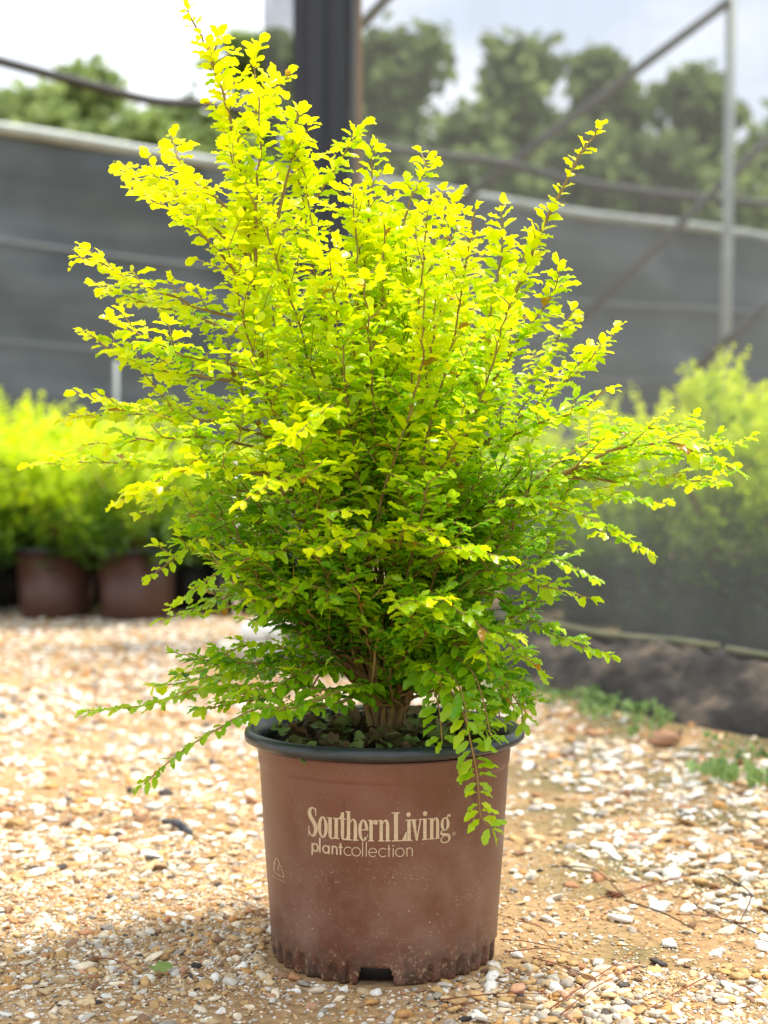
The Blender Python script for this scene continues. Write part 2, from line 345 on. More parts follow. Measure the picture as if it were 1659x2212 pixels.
v, f, c = merge_pebbles([
    pebbles('', 44000, 1.45, 2.6, .0028, .0095, False, w_near, 1, 1.2, .15),
    pebbles('', 8000, 1.45, 2.7, .007, .026, True, w_near, 2, 2.6, .15),
    pebbles('', 17000, 2.5, 4.2, .004, .015, False, w_near, 3, 1.3),
    pebbles('', 1500, 1.50, 1.98, .009, .028, True, [4, 5, 6, 7, 3, 1, 2, 4, 3, .6, 1], 12, 1.6, .15, (.10, .9), .14),
    pebbles('', 500, 1.50, 1.75, .007, .020, True, w_near, 13, 1.6, .15, (-.9, .1), .10),
    pebbles('', 620, 2.05, 3.7, .018, .048, True, [10, 5, 3, 1, .5, .3, .4, 2, 3, .2, .3], 14, 1.3, .2, (.16, 1.3), .10, .75),
    pebbles('', 260, 2.1, 4.2, .014, .040, True, [9, 6, 4, 1, .5, .4, .4, 1, 2, .2, .5], 15, 1.5, .2, (-1.5, -.1), .08, .75),
    pebbles('', 4200, 2.4, 4.4, .012, .046, True, w_far, 4, 2.0),
    pebbles('', 9000, 4.0, 8.5, .012, .055, False, w_far, 5, 1.4, .5)])
tag(newmesh('gravel', v, f, M['pebble'], smooth=False, cattr=c), kind='stuff', label='tan, cream and white loose gravel covering the yard', cat='gravel')

# ------------------------------------------------------------------ the brown nursery pot
PY = 2.03
pot = thing('nursery_pot', 'large brown plastic nursery pot with cream lettering and a black rolled rim, standing on gravel', 'plant pot', (0, PY, 0))
def potR(z):
    # outer radius of the wall by height
    pr = [(0, .1525), (.006, .1545), (.05, .1568), (.15, .1640), (.262, .1708), (.2635, .1720), (.285, .1738), (.2905, .1748), (.31, .1748)]
    for (a, ra), (b, rb) in zip(pr, pr[1:]):
        if z <= b: return ra + (rb - ra) * (z - a) / (b - a)
    return pr[-1][1]
NT = 480
zs = sorted(set([0, .003, .006, .010, .014, .018, .021, .024, .028, .032, .036, .040, .044, .048, .055] + [round(x, 4) for x in np.linspace(.065, .255, 14)] + [.2600, .2618, .2635, .268, .276, .285, .2895]))
V = []; F = []
def dent(th, z):
    """moulded drain dents round the foot"""
    if z > .05: return 0
    k = math.degrees(th); 
    if -17 < k < 21: return 0
    sp = 9.4; u = ((k + 2.0) % sp) / sp - .5
    top = .031 + .003 * math.sin(math.floor((k + 2) / sp) * 2.3)
    hw = .33; a = 1 - (u / hw) ** 2
    if a <= 0: return 0
    arch = top - .012 * (1 - math.sqrt(a))
    return .0056 * min(1, max(0, (arch - z) / .010)) * min(1, a * 1.6)
for z in zs:
    for i in range(NT):
        th = 2 * math.pi * i / NT - math.pi
        r = potR(z) - dent(th, z)
        V.append((r * math.sin(th), -r * math.cos(th), z))
for j in range(len(zs) - 1):
    for i in range(NT):
        th = math.degrees(2 * math.pi * (i + .5) / NT - math.pi); zc = (zs[j] + zs[j + 1]) / 2
        lim = .0235 if -11.0 < th < 3.0 else (.0235 * (1 - max(-11 - th, th - 3) / 2.6))
        if any(zc < (.0235 - max(0, (abs(((th - c0 + 180) % 360) - 180) - 7.0)) * .009) for c0 in (-4, 86, 176, -94)): continue
        F.append((j * NT + i, j * NT + (i + 1) % NT, (j + 1) * NT + (i + 1) % NT, (j + 1) * NT + i))
pw_ = newmesh('pot_wall', V, F, M['pot'], pot)
sm = pw_.modifiers.new('thickness', 'SOLIDIFY'); sm.thickness = .0022; sm.offset = -1
b = MB(); prof = [(.125, .002), (.1385, .004), (.1395, .030), (.02, .034), (.0, .034)]; n = 64; V = []; F = []
for r, z in prof:
    for i in range(n): a = 2 * math.pi * i / n; V.append((r * math.sin(a), -r * math.cos(a), z))
for j in range(len(prof) - 1):
    for i in range(n): F.append((j * n + i, j * n + (i + 1) % n, (j + 1) * n + (i + 1) % n, (j + 1) * n + i))
newmesh('pot_floor', V, F, M['blackpot'], pot)
# rolled rim
prof = [(.1735, .2900), (.1770, .2925), (.1835, .2920), (.1885, .2940), (.1912, .2965), (.1917, .3010), (.1900, .3060), (.1862, .3092), (.1815, .3100), (.1772, .3080), (.1740, .3030), (.1700, .2960), (.1692, .2650)]
n = 256; V = []; F = []
for r, z in prof:
    for i in range(n):
        a = 2 * math.pi * i / n; k = .0004 * math.sin(a * 9 + 1) + .0003 * math.sin(23 * a)
        V.append(((r + k) * math.sin(a), -(r + k) * math.cos(a), z + .0008 * math.sin(2 * a + .7)))
for j in range(len(prof) - 1):
    for i in range(n): F.append((j * n + i, j * n + (i + 1) % n, (j + 1) * n + (i + 1) % n, (j + 1) * n + i))
newmesh('rim', V, F, M['rim'], pot)
# soil
n = 90; V = [(0, 0, .292)]; F = []; rings = 30
for j in range(1, rings + 1):
    r = .1700 * j / rings
    for i in range(n):
        a = 2 * math.pi * i / n; x, y = r * math.sin(a), -r * math.cos(a)
        V.append((x, y, .284 + .008 * (1 - (r / .173) ** 2) + .009 * mnoise.noise(Vector((x * 45, y * 45, 0))) + .006 * mnoise.noise(Vector((x * 110, y * 110, 5)))))
for i in range(n): F.append((0, 1 + i, 1 + (i + 1) % n))
for j in range(rings - 1):
    for i in range(n): F.append((1 + j * n + i, 1 + j * n + (i + 1) % n, 1 + (j + 1) * n + (i + 1) % n, 1 + (j + 1) * n + i))
newmesh('soil', V, F, M['soil'], pot, smooth=False)

# printed lettering, wrapped round the wall.  u, v: drawing units (1 unit = 0.2444 picture pixels), v measured up from the baseline
US = .2444 / FPX * 1.866
class Print:
    def __init__(s, zbase, x0=626.7): s.v = []; s.f = []; s.k = 0; s.z = zbase; s.x0 = x0; s.xs = 1.0
    def mp(s, u, v):
        z = s.z + v * US; r = potR(z) + .00035 + .000012 * s.k; X = 0; th = 0
        px = s.x0 + .2444 * u * s.xs
        for _ in range(5):
            d = PY - r * math.cos(th); X = (px - 829.5) / FPX * d; th = math.asin(max(-.99, min(.99, X / r)))
        return (r * math.sin(th), -r * math.cos(th), z)
    def strip(s, A, B):
        s.k += 1; n0 = len(s.v)
        for a, b in zip(A, B): s.v += [s.mp(*a), s.mp(*b)]
        for i in range(len(A) - 1): s.f.append((n0 + 2 * i, n0 + 2 * i + 1, n0 + 2 * i + 3, n0 + 2 * i + 2))
    def rect(s, u0, v0, u1, v1, slant=0): s.strip([(u0, v0), (u0 + slant, v1)], [(u1, v0), (u1 + slant, v1)])
    def poly4(s, a, b, c, d): s.strip([a, d], [b, c])
    def ring(s, cx, cy, rx, ry, ix, iy, a0=0, a1=360, n=36):
        A = []; B = []
        for i in range(n + 1):
            a = R(a0 + (a1 - a0) * i / n); A.append((cx + rx * math.cos(a), cy + ry * math.sin(a))); B.append((cx + ix * math.cos(a), cy + iy * math.sin(a)))
        s.strip(A, B)
    def disc(s, cx, cy, r, ry=None): s.ring(cx, cy, r, ry or r, .01, .01, n=20)
    def stroke(s, pts, wd, n=24):
        m = len(pts); P3 = spline([(p[0], p[1], 0) for p in pts], n); A = []; B = []
        for i, p in enumerate(P3):
            t = (P3[min(i + 1, n - 1)] - P3[max(i - 1, 0)]).normalized(); q = Vector((-t.y, t.x, 0))
            if hasattr(wd, '__len__'):
                u = i / (n - 1) * (m - 1); k = min(int(u), m - 2); wv = wd[k] + (wd[k + 1] - wd[k]) * (u - k)
            else: wv = wd
            A.append(((p + q * wv / 2).x, (p + q * wv / 2).y)); B.append(((p - q * wv / 2).x, (p - q * wv / 2).y))
        s.strip(A, B)
    def build(s, name, m, parent): return newmesh(name, s.v, s.f, m, parent, smooth=False)
t = Print(.1895)
# S
t.stroke([(226, 205), (216, 250), (192, 262), (172, 240), (170, 200), (188, 160), (214, 115), (224, 70), (212, 20), (190, 4), (168, 35), (160, 90)],
         [8, 10, 15, 27, 33, 36, 36, 33, 25, 13, 10, 6], 60)
t.poly4((158, 2), (164, 2), (166, 90), (160, 92)); t.poly4((221, 190), (228, 188), (228, 264), (222, 262))
t.ring(286, 97, 45, 99, 15, 84)                                                     # o
t.rect(335, 45, 367, 193); t.rect(322, 184, 367, 194); t.stroke([(351, 60), (353, 18), (368, 3), (385, 10), (397, 34)], [32, 26, 13, 10, 7])
t.rect(390, 4, 422, 193); t.rect(378, 184, 422, 194); t.rect(390, 3, 434, 12)         # u
t.rect(446, 35, 476, 246); t.poly4((446, 190), (446, 200), (447, 246), (476, 252)); t.poly4((420, 184), (446, 184), (452, 222), (446, 222)); t.rect(420, 184, 494, 195)
t.stroke([(461, 45), (463, 15), (478, 5), (493, 14), (501, 34)], [30, 24, 13, 8, 6])  # t
t.rect(500, 0, 530, 262); t.rect(484, 253, 530, 263); t.rect(488, 0, 544, 10)
t.stroke([(528, 158), (545, 186), (562, 188), (574, 165), (576, 130)], [6, 12, 20, 28, 30]); t.rect(561, 0, 591, 135); t.rect(550, 0, 604, 10)     # h
t.ring(646, 97, 45, 98, 16, 84, 62, 318); t.ring(646, 97, 45, 98, 16, 84, 0, 62); t.rect(655, 97, 691, 109); t.rect(627, 97, 660, 107)
t.stroke([(682, 42), (688, 62)], [8, 5], 4)                                              # e
t.rect(700, 0, 730, 193); t.rect(686, 184, 730, 194); t.rect(688, 0, 742, 10); t.stroke([(728, 148), (738, 180), (752, 190)], [6, 10, 16], 10); t.disc(757, 172, 18, 22)  # r
t.rect(790, 0, 820, 193); t.rect(774, 184, 820, 194); t.rect(778, 0, 832, 10)
t.stroke([(818, 158), (835, 186), (850, 188), (860, 165), (862, 130)], [6, 12, 20, 28, 30]); t.rect(847, 0, 877, 135); t.rect(838, 0, 888, 10)     # n
t.rect(918, 0, 954, 262); t.rect(897, 252, 970, 263); t.rect(900, 0, 1030, 11); t.poly4((988, 10), (1031, 10), (1031, 84), (1024, 84)); # L
t.rect(1036, 0, 1067, 193); t.rect(1018, 184, 1067, 194); t.rect(1022, 0, 1080, 10); t.disc(1047, 240, 20, 22)   # i
t.poly4((1112, 0), (1128, 0), (1108, 190), (1076, 190)); t.poly4((1112, 0), (1128, 0), (1160, 190), (1149, 190)); t.rect(1066, 184, 1120, 194); t.rect(1136, 184, 1172, 194) # v
t.rect(1177, 0, 1208, 193); t.rect(1166, 184, 1208, 194); t.rect(1166, 0, 1222, 10); t.disc(1194, 240, 20, 22)   # i
t.rect(1238, 0, 1268, 193); t.rect(1222, 184, 1268, 194); t.rect(1226, 0, 1280, 10)
t.stroke([(1266, 158), (1280, 184), (1294, 187), (1304, 165), (1306, 130)], [6, 12, 20, 26, 28]); t.rect(1292, 0, 1320, 135); t.rect(1284, 0, 1328, 10)     # n
t.ring(1372, 128, 40, 62, 14, 52); t.stroke([(1388, 172), (1396, 206), (1408, 206)], [6, 9, 13], 10); t.disc(1411, 200, 11, 12)
t.stroke([(1352, 76), (1338, 58), (1342, 40), (1370, 32), (1400, 22), (1412, -6), (1398, -34), (1370, -42), (1344, -34), (1336, -12), (1348, 8), (1366, 18)], [9, 14, 20, 26, 27, 20, 13, 10, 12, 12, 10, 8], 60)  # g
t.ring(1450, 27, 15, 17, 11.5, 13.5, n=20); t.rect(1445, 20, 1448, 36); t.ring(1449, 32, 5, 4, 2.5, 2, n=8); t.stroke([(1449, 28), (1454, 19)], 2.5, 3)
t.build('lettering', M['ink'], pot)
t = Print(.1695)
W, Wt = 15, 9.5
t.rect(185, -34, 199, 80); t.ring(219, 41, 31, 42, 17, 28)                      # p
t.rect(252, 0, 267, 135)                                                              # l
t.ring(314, 38, 33, 40, 19, 27); t.rect(333, 0, 348, 77)                             # a
t.rect(364, 0, 378, 77); t.ring(391, 47, 27, 33, 13, 20, 0, 180); t.rect(404, 0, 418, 48)  # n
t.rect(436, 0, 451, 108); t.rect(426, 66, 463, 78)                                    # t
t.ring(512, 40, 41, 42, 33, 34, 45, 315)                                             # c
t.ring(583, 40, 42, 42, 34, 34)                                                       # o
t.rect(635, 0, 644, 135); t.rect(668, 0, 677, 135)                                   # l l
t.ring(730, 40, 39, 42, 31, 34, 0, 318); t.rect(699, 36, 768, 44)                   # e
t.ring(820, 40, 41, 42, 33, 34, 45, 315)                                             # c
t.rect(869, 0, 878, 108); t.rect(860, 69, 888, 77)                                   # t
t.rect(907, 0, 916, 77); t.disc(911.5, 101, 7)                                     # i
t.ring(971, 40, 42, 42, 34, 34)                                                       # o
t.rect(1029, 0, 1038, 78); t.ring(1058, 48, 28, 34, 20, 26, 0, 180); t.rect(1076, 0, 1085, 48)   # n
t.build('lettering', M['ink'], pot)
# recycling mark at the left: three bent arrows round a 2, a line of tiny print below
t = Print(.1225, 575.0); t.xs = 1.4
for p in ([(45, 60), (50, 130), (62, 168), (72, 160)], [(72, 160), (82, 120), (88, 105)], [(92, 92), (106, 40), (104, 14), (80, 15)],
          [(74, 17), (50, 22), (44, 40), (45, 62)]): t.stroke(p, 6, 16)
t.stroke([(38, 110), (46, 95), (55, 112)], 4, 8); t.stroke([(82, 112), (92, 104), (98, 118)], 4, 8); t.stroke([(80, 28), (72, 16), (80, 4)], 4, 8)
t.stroke([(64, 98), (72, 106), (78, 92), (68, 68), (66, 62)], 4, 12); t.rect(65, 59, 82, 63)
for i in range(9): t.rect(34 + i * 10, -34, 37 + i * 10, -20); t.rect(37 + i * 10, -24 + 6 * (i % 2), 41 + i * 10, -21 + 6 * (i % 2))
t.build('recycling_mark', M['ink_thin'], pot)

# ------------------------------------------------------------------ leaves
def leaf_template(seed):
    g = random.Random(seed); xs = [.10, .26, .43, .60, .77, .92]; wd = [.15, .29, .36, .37, .31, .17]; nr = len(xs)
    ph = g.uniform(0, 6.28); am = g.uniform(.03, .085); fold = g.uniform(.02, .16); curl = g.uniform(.05, .32); fq = g.uniform(13, 18)
    V = [(0, 0, 0)]
    for x, wv in zip(xs, wd):
        zc = -curl * x * x
        V += [(x, wv * (1 + .13 * math.sin(ph + fq * x)), zc + fold * wv / .3 + am * math.cos(ph + fq * x)), (x, 0, zc),
              (x, -wv * (1 + .13 * math.sin(ph * 1.7 + fq * x)), zc + fold * wv / .3 + am * math.cos(ph * 1.7 + fq * x))]
    V.append((1, 0, -curl)); F = [(0, 2, 1), (0, 3, 2)]
    for i in range(nr - 1):
        a = 1 + i * 3; b = a + 3
        F += [(a, a + 1, b + 1), (a, b + 1, b), (a + 1, a + 2, b + 2), (a + 1, b + 2, b + 1)]
    a = 1 + (nr - 1) * 3; F += [(a, a + 1, a + 3), (a + 1, a + 2, a + 3)]
    return np.array(V), np.array(F)
LT = [leaf_template(s) for s in range(10)]
LTV = np.stack([q[0] for q in LT]); LTF = LT[0][1]
class Leaves:
    def __init__(s): s.p = []; s.x = []; s.z = []; s.s = []; s.t = []
    def add(s, p, xd, zd, size, tint):
        s.p.append(tuple(p)); s.x.append(tuple(xd)); s.z.append(tuple(zd)); s.s.append(size); s.t.append(tint)
    def build(s, name, m, parent, seed=0, wide=1.0):
        g = np.random.default_rng(seed); n = len(s.p); X = np.array(s.x); Z = np.array(s.z); S = np.array(s.s); Pp = np.array(s.p)
        X /= np.linalg.norm(X, axis=1, keepdims=True); Y = np.cross(Z, X); Y /= np.maximum(1e-6, np.linalg.norm(Y, axis=1, keepdims=True)); Z = np.cross(X, Y)
        T = LTV[g.integers(0, len(LTV), n)]; wv = (S * g.uniform(.85, 1.15, n) * (wide if wide != 1.01 else .56 + .34 * np.clip((np.array(s.t) - .45) / .5, 0, 1)))[:, None, None]
        v = Pp[:, None] + T[:, :, 0:1] * X[:, None] * S[:, None, None] + T[:, :, 1:2] * Y[:, None] * wv + T[:, :, 2:3] * Z[:, None] * S[:, None, None]
        f = (LTF[None] + (np.arange(n) * LTV.shape[1])[:, None, None]).reshape(-1, 3)
        return newmesh(name, v.reshape(-1, 3), f, m, parent, True, attr=np.repeat(np.clip(s.t, 0, 1), LTV.shape[1]))
def rv(r, s=1): return Vector((r.gauss(0, s), r.gauss(0, s), r.gauss(0, s)))
def leafy(LV, r, pts, size, tint, spacing=.0115, start=0.1, tip=.70, ragged=.16, planar=False):
    """pairs of leaves along a twig; leaf blades lie flat on spreading twigs, all round on upright ones"""
    d = [0]
    for a, b in zip(pts, pts[1:]): d.append(d[-1] + (b - a).length)
    tot = d[-1]; s = tot * start; node = r.random() * 2; k = 0
    while s < tot:
        while k < len(d) - 2 and d[k + 1] < s: k += 1
        u = (s - d[k]) / max(1e-9, d[k + 1] - d[k]); p = pts[k].lerp(pts[k + 1], u); t = (pts[k + 1] - pts[k]).normalized()
        up = Vector((0, 0, 1)) - t * t.z; flat = up.length
        q = r.gauss(0, .16) if flat > .55 else node * 2.2 + r.gauss(0, .4)
        side = t.cross(Vector((0, 0, 1))) if flat > .2 else t.orthogonal(); side.normalize()
        side = Matrix.Rotation(q, 3, t) @ side; f = s / tot
        if planar: side = (Vector((1, .15, 0)) - t * t.x).normalized()
        sz = size * (1 - (1 - tip) * max(0, (f - .6) / .4)) * r.uniform(.72, 1.2)
        for sg in (-1, 1):
            if r.random() < .08: continue
            xd = side * sg + t * r.uniform(.25, .85) + rv(r, ragged) + Vector((0, 0, -.10 if flat > .55 else .15))
            zd = (Vector((0, 0, 1)) if flat > .55 else t) + rv(r, ragged * 1.4)
            if planar: zd = Vector((0, -.5, .9)) + rv(r, .25)
            LV.add(p + xd.normalized() * size * .08, xd, zd, sz, 0 if r.random() < .012 else max(.03, tint + .16 * (f - .5) + r.gauss(0, .07)))
        s += spacing * r.uniform(.75, 1.3); node += 1
    xd = (pts[-1] - pts[-2]).normalized()
    for _ in range(2): LV.add(pts[-1], xd + rv(r, .35), Vector((0, 0, 1)) + rv(r, .6), size * tip * r.uniform(.7, 1.1), tint + .12)

# ------------------------------------------------------------------ the golden shrub
shrub = thing('golden_shrub', 'large bushy shrub, yellow leaves above and green below, growing in the lettered pot', 'shrub', (0, PY, .28))
OFF = Vector((0, PY, .28))
LV = Leaves(); TW = MB(); stems = []
r = random.Random(11)
D0 = PY
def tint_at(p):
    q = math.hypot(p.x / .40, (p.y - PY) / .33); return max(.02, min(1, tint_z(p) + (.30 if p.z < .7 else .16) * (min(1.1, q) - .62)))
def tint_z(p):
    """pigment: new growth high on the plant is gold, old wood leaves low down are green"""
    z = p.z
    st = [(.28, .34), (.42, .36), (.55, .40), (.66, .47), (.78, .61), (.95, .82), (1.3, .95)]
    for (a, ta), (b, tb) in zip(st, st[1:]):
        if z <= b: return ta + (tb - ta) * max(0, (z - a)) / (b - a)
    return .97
def twig_path(r, p, d, ln, droop):
    pts = [p]; d = d.normalized(); n = max(4, int(ln / .014)); step = ln / n
    for i in range(n):
        d = (d + Vector((0, 0, droop)) * step * 10 + rv(r, .05)).normalized(); pts.append(pts[-1] + d * step)
    return pts
def clothe(r, pts, start=.25, every=.030, tw=(.04, .11), size=.0246, tintadd=0, side_up=.25, stop=1.0, own=True):
    """side twigs with leaves along a branch"""
    d = [0]
    for a, b in zip(pts, pts[1:]): d.append(d[-1] + (b - a).length)
    tot = d[-1]; s = tot * start; sg = 1
    if own: 
        k0 = next(i for i, q in enumerate(d) if q >= tot * max(start, .45)); sub = pts[max(0, k0 - 1):]
        if len(sub) > 2: leafy(LV, r, sub, size, tint_at(pts[-1]) + tintadd, .0125, 0)
    while s < tot * stop:
        k = next(i for i, q in enumerate(d) if q >= s); k = max(1, k); p = pts[k]; t = (pts[k] - pts[k - 1]).normalized(); f = s / tot
        hd = t.cross(Vector((0, 0, 1)));
        if hd.length < .35: hd = Vector((math.cos(s * 90), math.sin(s * 90), 0))
        hd.normalize(); dirv = t * r.uniform(.35, .9) + hd * sg * r.uniform(.4, 1.0) + Vector((0, 0, side_up + r.gauss(0, .25)))
        ln = r.uniform(*tw) * (1.15 - .75 * f)
        br = r.gauss(0, .09); q = twig_path(r, p, dirv, ln, r.uniform(-.10, .12)); TW.tube(q, [.0011 - .0007 * i / len(q) for i in range(len(q))], 4, False)
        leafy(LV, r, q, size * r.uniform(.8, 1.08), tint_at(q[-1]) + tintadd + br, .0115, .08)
        sg = -sg; s += every * r.uniform(.6, 1.4)
def branch(path, r0=.0035, r1=.0010, **kw):
    """path: picture points with a depth offset each"""
    path = list(path)
    if path[0] is B0: path[0] = (B0[0] + r.uniform(-38, 48), B0[1] + r.uniform(-4, 12), r.uniform(-.035, .035))
    w3 = [P(x, y, D0 + dd) for x, y, dd in path]; ln = sum((b - a).length for a, b in zip(w3, w3[1:])); n = max(8, int(ln / .018))
    pts = spline(w3, n); pts = [p + rv(r, .0012) if 0 < i < n - 1 else p for i, p in enumerate(pts)]
    b = MB(); b.tube([p - OFF for p in pts], [r0 + (r1 - r0) * (i / (n - 1)) ** .7 for i in range(n)], 7, False); stems.append((ln, b, kw.pop('main', False)))
    clothe(r, pts, **kw); return pts
B0 = (832, 1520, 0)
# leading stems that show in the photograph
branch([B0, (790, 1340, -.02), (712, 1140, -.05), (640, 1000, -.08), (590, 870, -.08), (558, 740, -.08), (546, 620, -.07), (536, 520, -.06), (520, 400, -.05), (508, 310, -.04), (488, 220, -.04), (462, 150, -.03), (438, 85, -.03), (405, 22, -.03)], .0062, .0011, start=.34, every=.026, tw=(.04, .12), main=True, stop=.92)
branch([(548, 640, -.07), (552, 480, -.07), (556, 400, -.08), (562, 300, -.08), (548, 130, -.07)], .003, .0009, start=.1, tw=(.03, .07))
branch([B0, (800, 1350, -.06), (700, 1160, -.12), (620, 1080, -.12), (600, 1020, -.1)], .0045, .002, start=.4, tw=(.04, .09))
branch([B0, (815, 1300, -.04), (775, 1100, -.08), (745, 950, -.10), (760, 760, -.10), (780, 620, -.09), (795, 480, -.09), (803, 318, -.08)], .0055, .001, start=.35, tw=(.03, .075), main=True)
branch([(745, 900, -.1), (800, 770, -.12), (830, 640, -.1), (860, 500, -.08), (905, 400, -.06), (925, 345, -.05)], .003, .0009, start=.15, tw=(.03, .07))
branch([B0, (850, 1380, -.03), (925, 1150, -.09), (922, 980, -.11), (912, 800, -.11), (915, 640, -.1), (960, 480, -.08), (993, 422, -.07)], .0050, .001, start=.35, tw=(.03, .08), main=True)
branch([B0, (880, 1330, .0), (960, 1080, -.02), (1000, 960, -.03), (1060, 760, -.03), (1105, 650, -.02), (1140, 575, -.02), (1180, 475, -.02), (1230, 375, -.02), (1262, 320, -.02), (1296, 270, -.02)], .0058, .0009, start=.36, every=.03, tw=(.03, .085), main=True, stop=.83)
branch([B0, (880, 1330, -.05), (950, 1170, -.08), (1064, 1087, -.10), (1204, 1030, -.10), (1290, 1002, -.08), (1379, 985, -.06), (1480, 970, -.04), (1560, 960, -.02)], .0058, .0012, start=.40, every=.020, tw=(.05, .12), main=True, side_up=.12)
branch([(1204, 1030, -.1), (1320, 975, -.12), (1440, 955, -.14), (1520, 985, -.14), (1580, 1005, -.14)], .003, .0012, start=.05, every=.022, tw=(.04, .09), side_up=.05)
branch([(1204, 1030, -.1), (1330, 1040, -.04), (1450, 1035, .0), (1545, 1045, .02)], .0025, .001, start=.05, every=.022, tw=(.04, .08), side_up=.1)
branch([(1150, 1040, -.1), (1300, 940, .0), (1420, 925, .04), (1500, 920, .04)], .0025, .001, start=.05, every=.022, tw=(.03, .08), side_up=.1)
# outline branches: (start) -> control points -> tip
EX = [
 [(500, 330, -.04), (560, 230, 0), (592, 178, .02)], [(600, 470, -.05), (632, 330, -.06), (642, 240, -.06)],
 [(455, 150, -.03), (462, 110, -.02), (472, 78, -.02)], [(620, 520, .02), (700, 400, .04), (750, 320, .04), (786, 268, .04)],
 [(530, 470, -.05), (450, 420, .0), (395, 360, .05), (368, 292, .08)], [(540, 560, -.05), (440, 470, -.06), (350, 400, -.04), (318, 340, -.02)],
 [(545, 600, -.06), (420, 440, .10), (340, 420, .12), (262, 352, .18)], [(540, 620, -.05), (440, 510, -.12), (360, 450, -.14), (282, 408, -.14)],
 [(560, 700, -.08), (450, 672, -.10), (350, 630, -.12), (245, 585, -.12), (182, 535, -.12)], [(556, 740, -.08), (440, 690, -.02), (330, 660, .02), (200, 610, .06)],
 [(560, 790, -.08), (440, 780, -.16), (350, 745, -.2), (238, 690, -.22)], [(565, 830, -.08), (450, 815, -.06), (320, 790, -.02), (240, 755, .0), (178, 715, .02)],
 [(575, 870, -.06), (420, 890, .05), (290, 885, .1), (165, 848, .12)], [(600, 950, -.07), (430, 905, -.12), (280, 895, -.12), (140, 905, -.10)],
 [(620, 980, -.07), (450, 945, -.18), (330, 950, -.22), (190, 960, -.22)], [(650, 1030, -.02), (420, 1010, .05), (240, 1000, .10), (62, 1002, .14)],
 [(660, 1050, -.08), (500, 1010, -.2), (380, 1020, -.25), (248, 1085, -.26)], [(670, 1080, -.04), (500, 1060, .0), (400, 1065, .02), (300, 1110, .02)],
 [(700, 1140, -.04), (560, 1110, -.08), (440, 1160, -.12), (325, 1245, -.16)], [(730, 1200, -.04), (600, 1190, -.18), (470, 1240, -.22), (372, 1310, -.22)],
 [(760, 1300, -.02), (620, 1250, .0), (500, 1290, .02), (345, 1340, .05)], [(790, 1400, -.02), (650, 1290, -.12), (540, 1300, -.16), (440, 1330, -.16)],
 [(1000, 960, -.03), (1040, 760, .02), (1082, 560, .05), (1085, 440, .06)], [(1020, 900, -.03), (1120, 740, -.1), (1190, 640, -.12), (1205, 572, -.12)],
 [(1000, 980, -.03), (1120, 850, .08), (1200, 740, .12), (1240, 668, .12)], [(1010, 980, -.03), (1150, 880, -.05), (1260, 790, -.04), (1330, 712, -.02)],
 [(1000, 1020, -.02), (1130, 930, -.14), (1240, 890, -.18), (1312, 842, -.18)], [(960, 1120, -.05), (1100, 1090, -.15), (1250, 1110, -.18), (1400, 1190, -.2)],
 [(1060, 1087, -.1), (1220, 1060, .02), (1340, 1070, .06), (1440, 1088, .08)], [(940, 1190, -.03), (1060, 1170, .08), (1180, 1200, .12), (1285, 1250, .14)],
 [(920, 1260, -.03), (1050, 1230, -.14), (1150, 1260, -.18), (1275, 1292, -.2)], [(900, 1340, -.03), (1040, 1280, .02), (1140, 1340, .04), (1225, 1385, .04), (1318, 1415, .04)],
 [(880, 1400, -.03), (980, 1330, -.15), (1080, 1380, -.2), (1172, 1450, -.2)], [(870, 1440, -.02), (980, 1390, -.05), (1080, 1440, -.06), (1145, 1520, -.05)],
 [(860, 1450, -.02), (960, 1390, -.16), (1050, 1430, -.18), (1110, 1530, -.16)], [(870, 1440, 0), (980, 1340, .1), (1100, 1380, .12), (1160, 1440, .12)],
 [(830, 1480, 0), (700, 1400, -.05), (560, 1430, -.05), (440, 1425, -.02), (376, 1408, 0)], [(830, 1490, -.01), (740, 1400, .06), (620, 1440, .1), (480, 1470, .12), (380, 1500, .1)],
 [(735, 990, -.12), (705, 960, -.22), (660, 925, -.26), (600, 962, -.30)], [(720, 900, -.12), (700, 890, -.24), (715, 880, -.26), (640, 940, -.30)],
 [(740, 1070, -.12), (690, 1030, -.24), (600, 1040, -.3), (520, 1090, -.32)], [(800, 1250, -.1), (790, 1160, -.24), (740, 1165, -.28), (682, 1190, -.3)],
 [(850, 1250, -.1), (870, 1150, -.24), (900, 1140, -.28), (948, 1165, -.3)], [(880, 1260, -.1), (960, 1190, -.24), (1010, 1190, -.26), (1095, 1205, -.27)],
 [(900, 1200, -.1), (960, 1000, -.22), (990, 950, -.25), (1000, 880, -.26)], [(850, 1350, -.08), (900, 1290, -.2), (980, 1310, -.24), (1060, 1370, -.24)],
 [(800, 1350, -.05), (740, 1290, -.16), (650, 1270, -.2), (560, 1340, -.2)],
]
for e in EX:
    ln = math.hypot(e[0][0] - e[-1][0], e[0][1] - e[-1][1])
    front = e[-1][2] < -.25 and e[-1][1] > 850
    branch(e, .0024, .0008, start=.12, every=.024, tw=(.025, .075) if ln > 150 else (.015, .035), size=.0255, tintadd=.16 if front else .05 if e[-1][1] > 700 else 0, stop=.86)
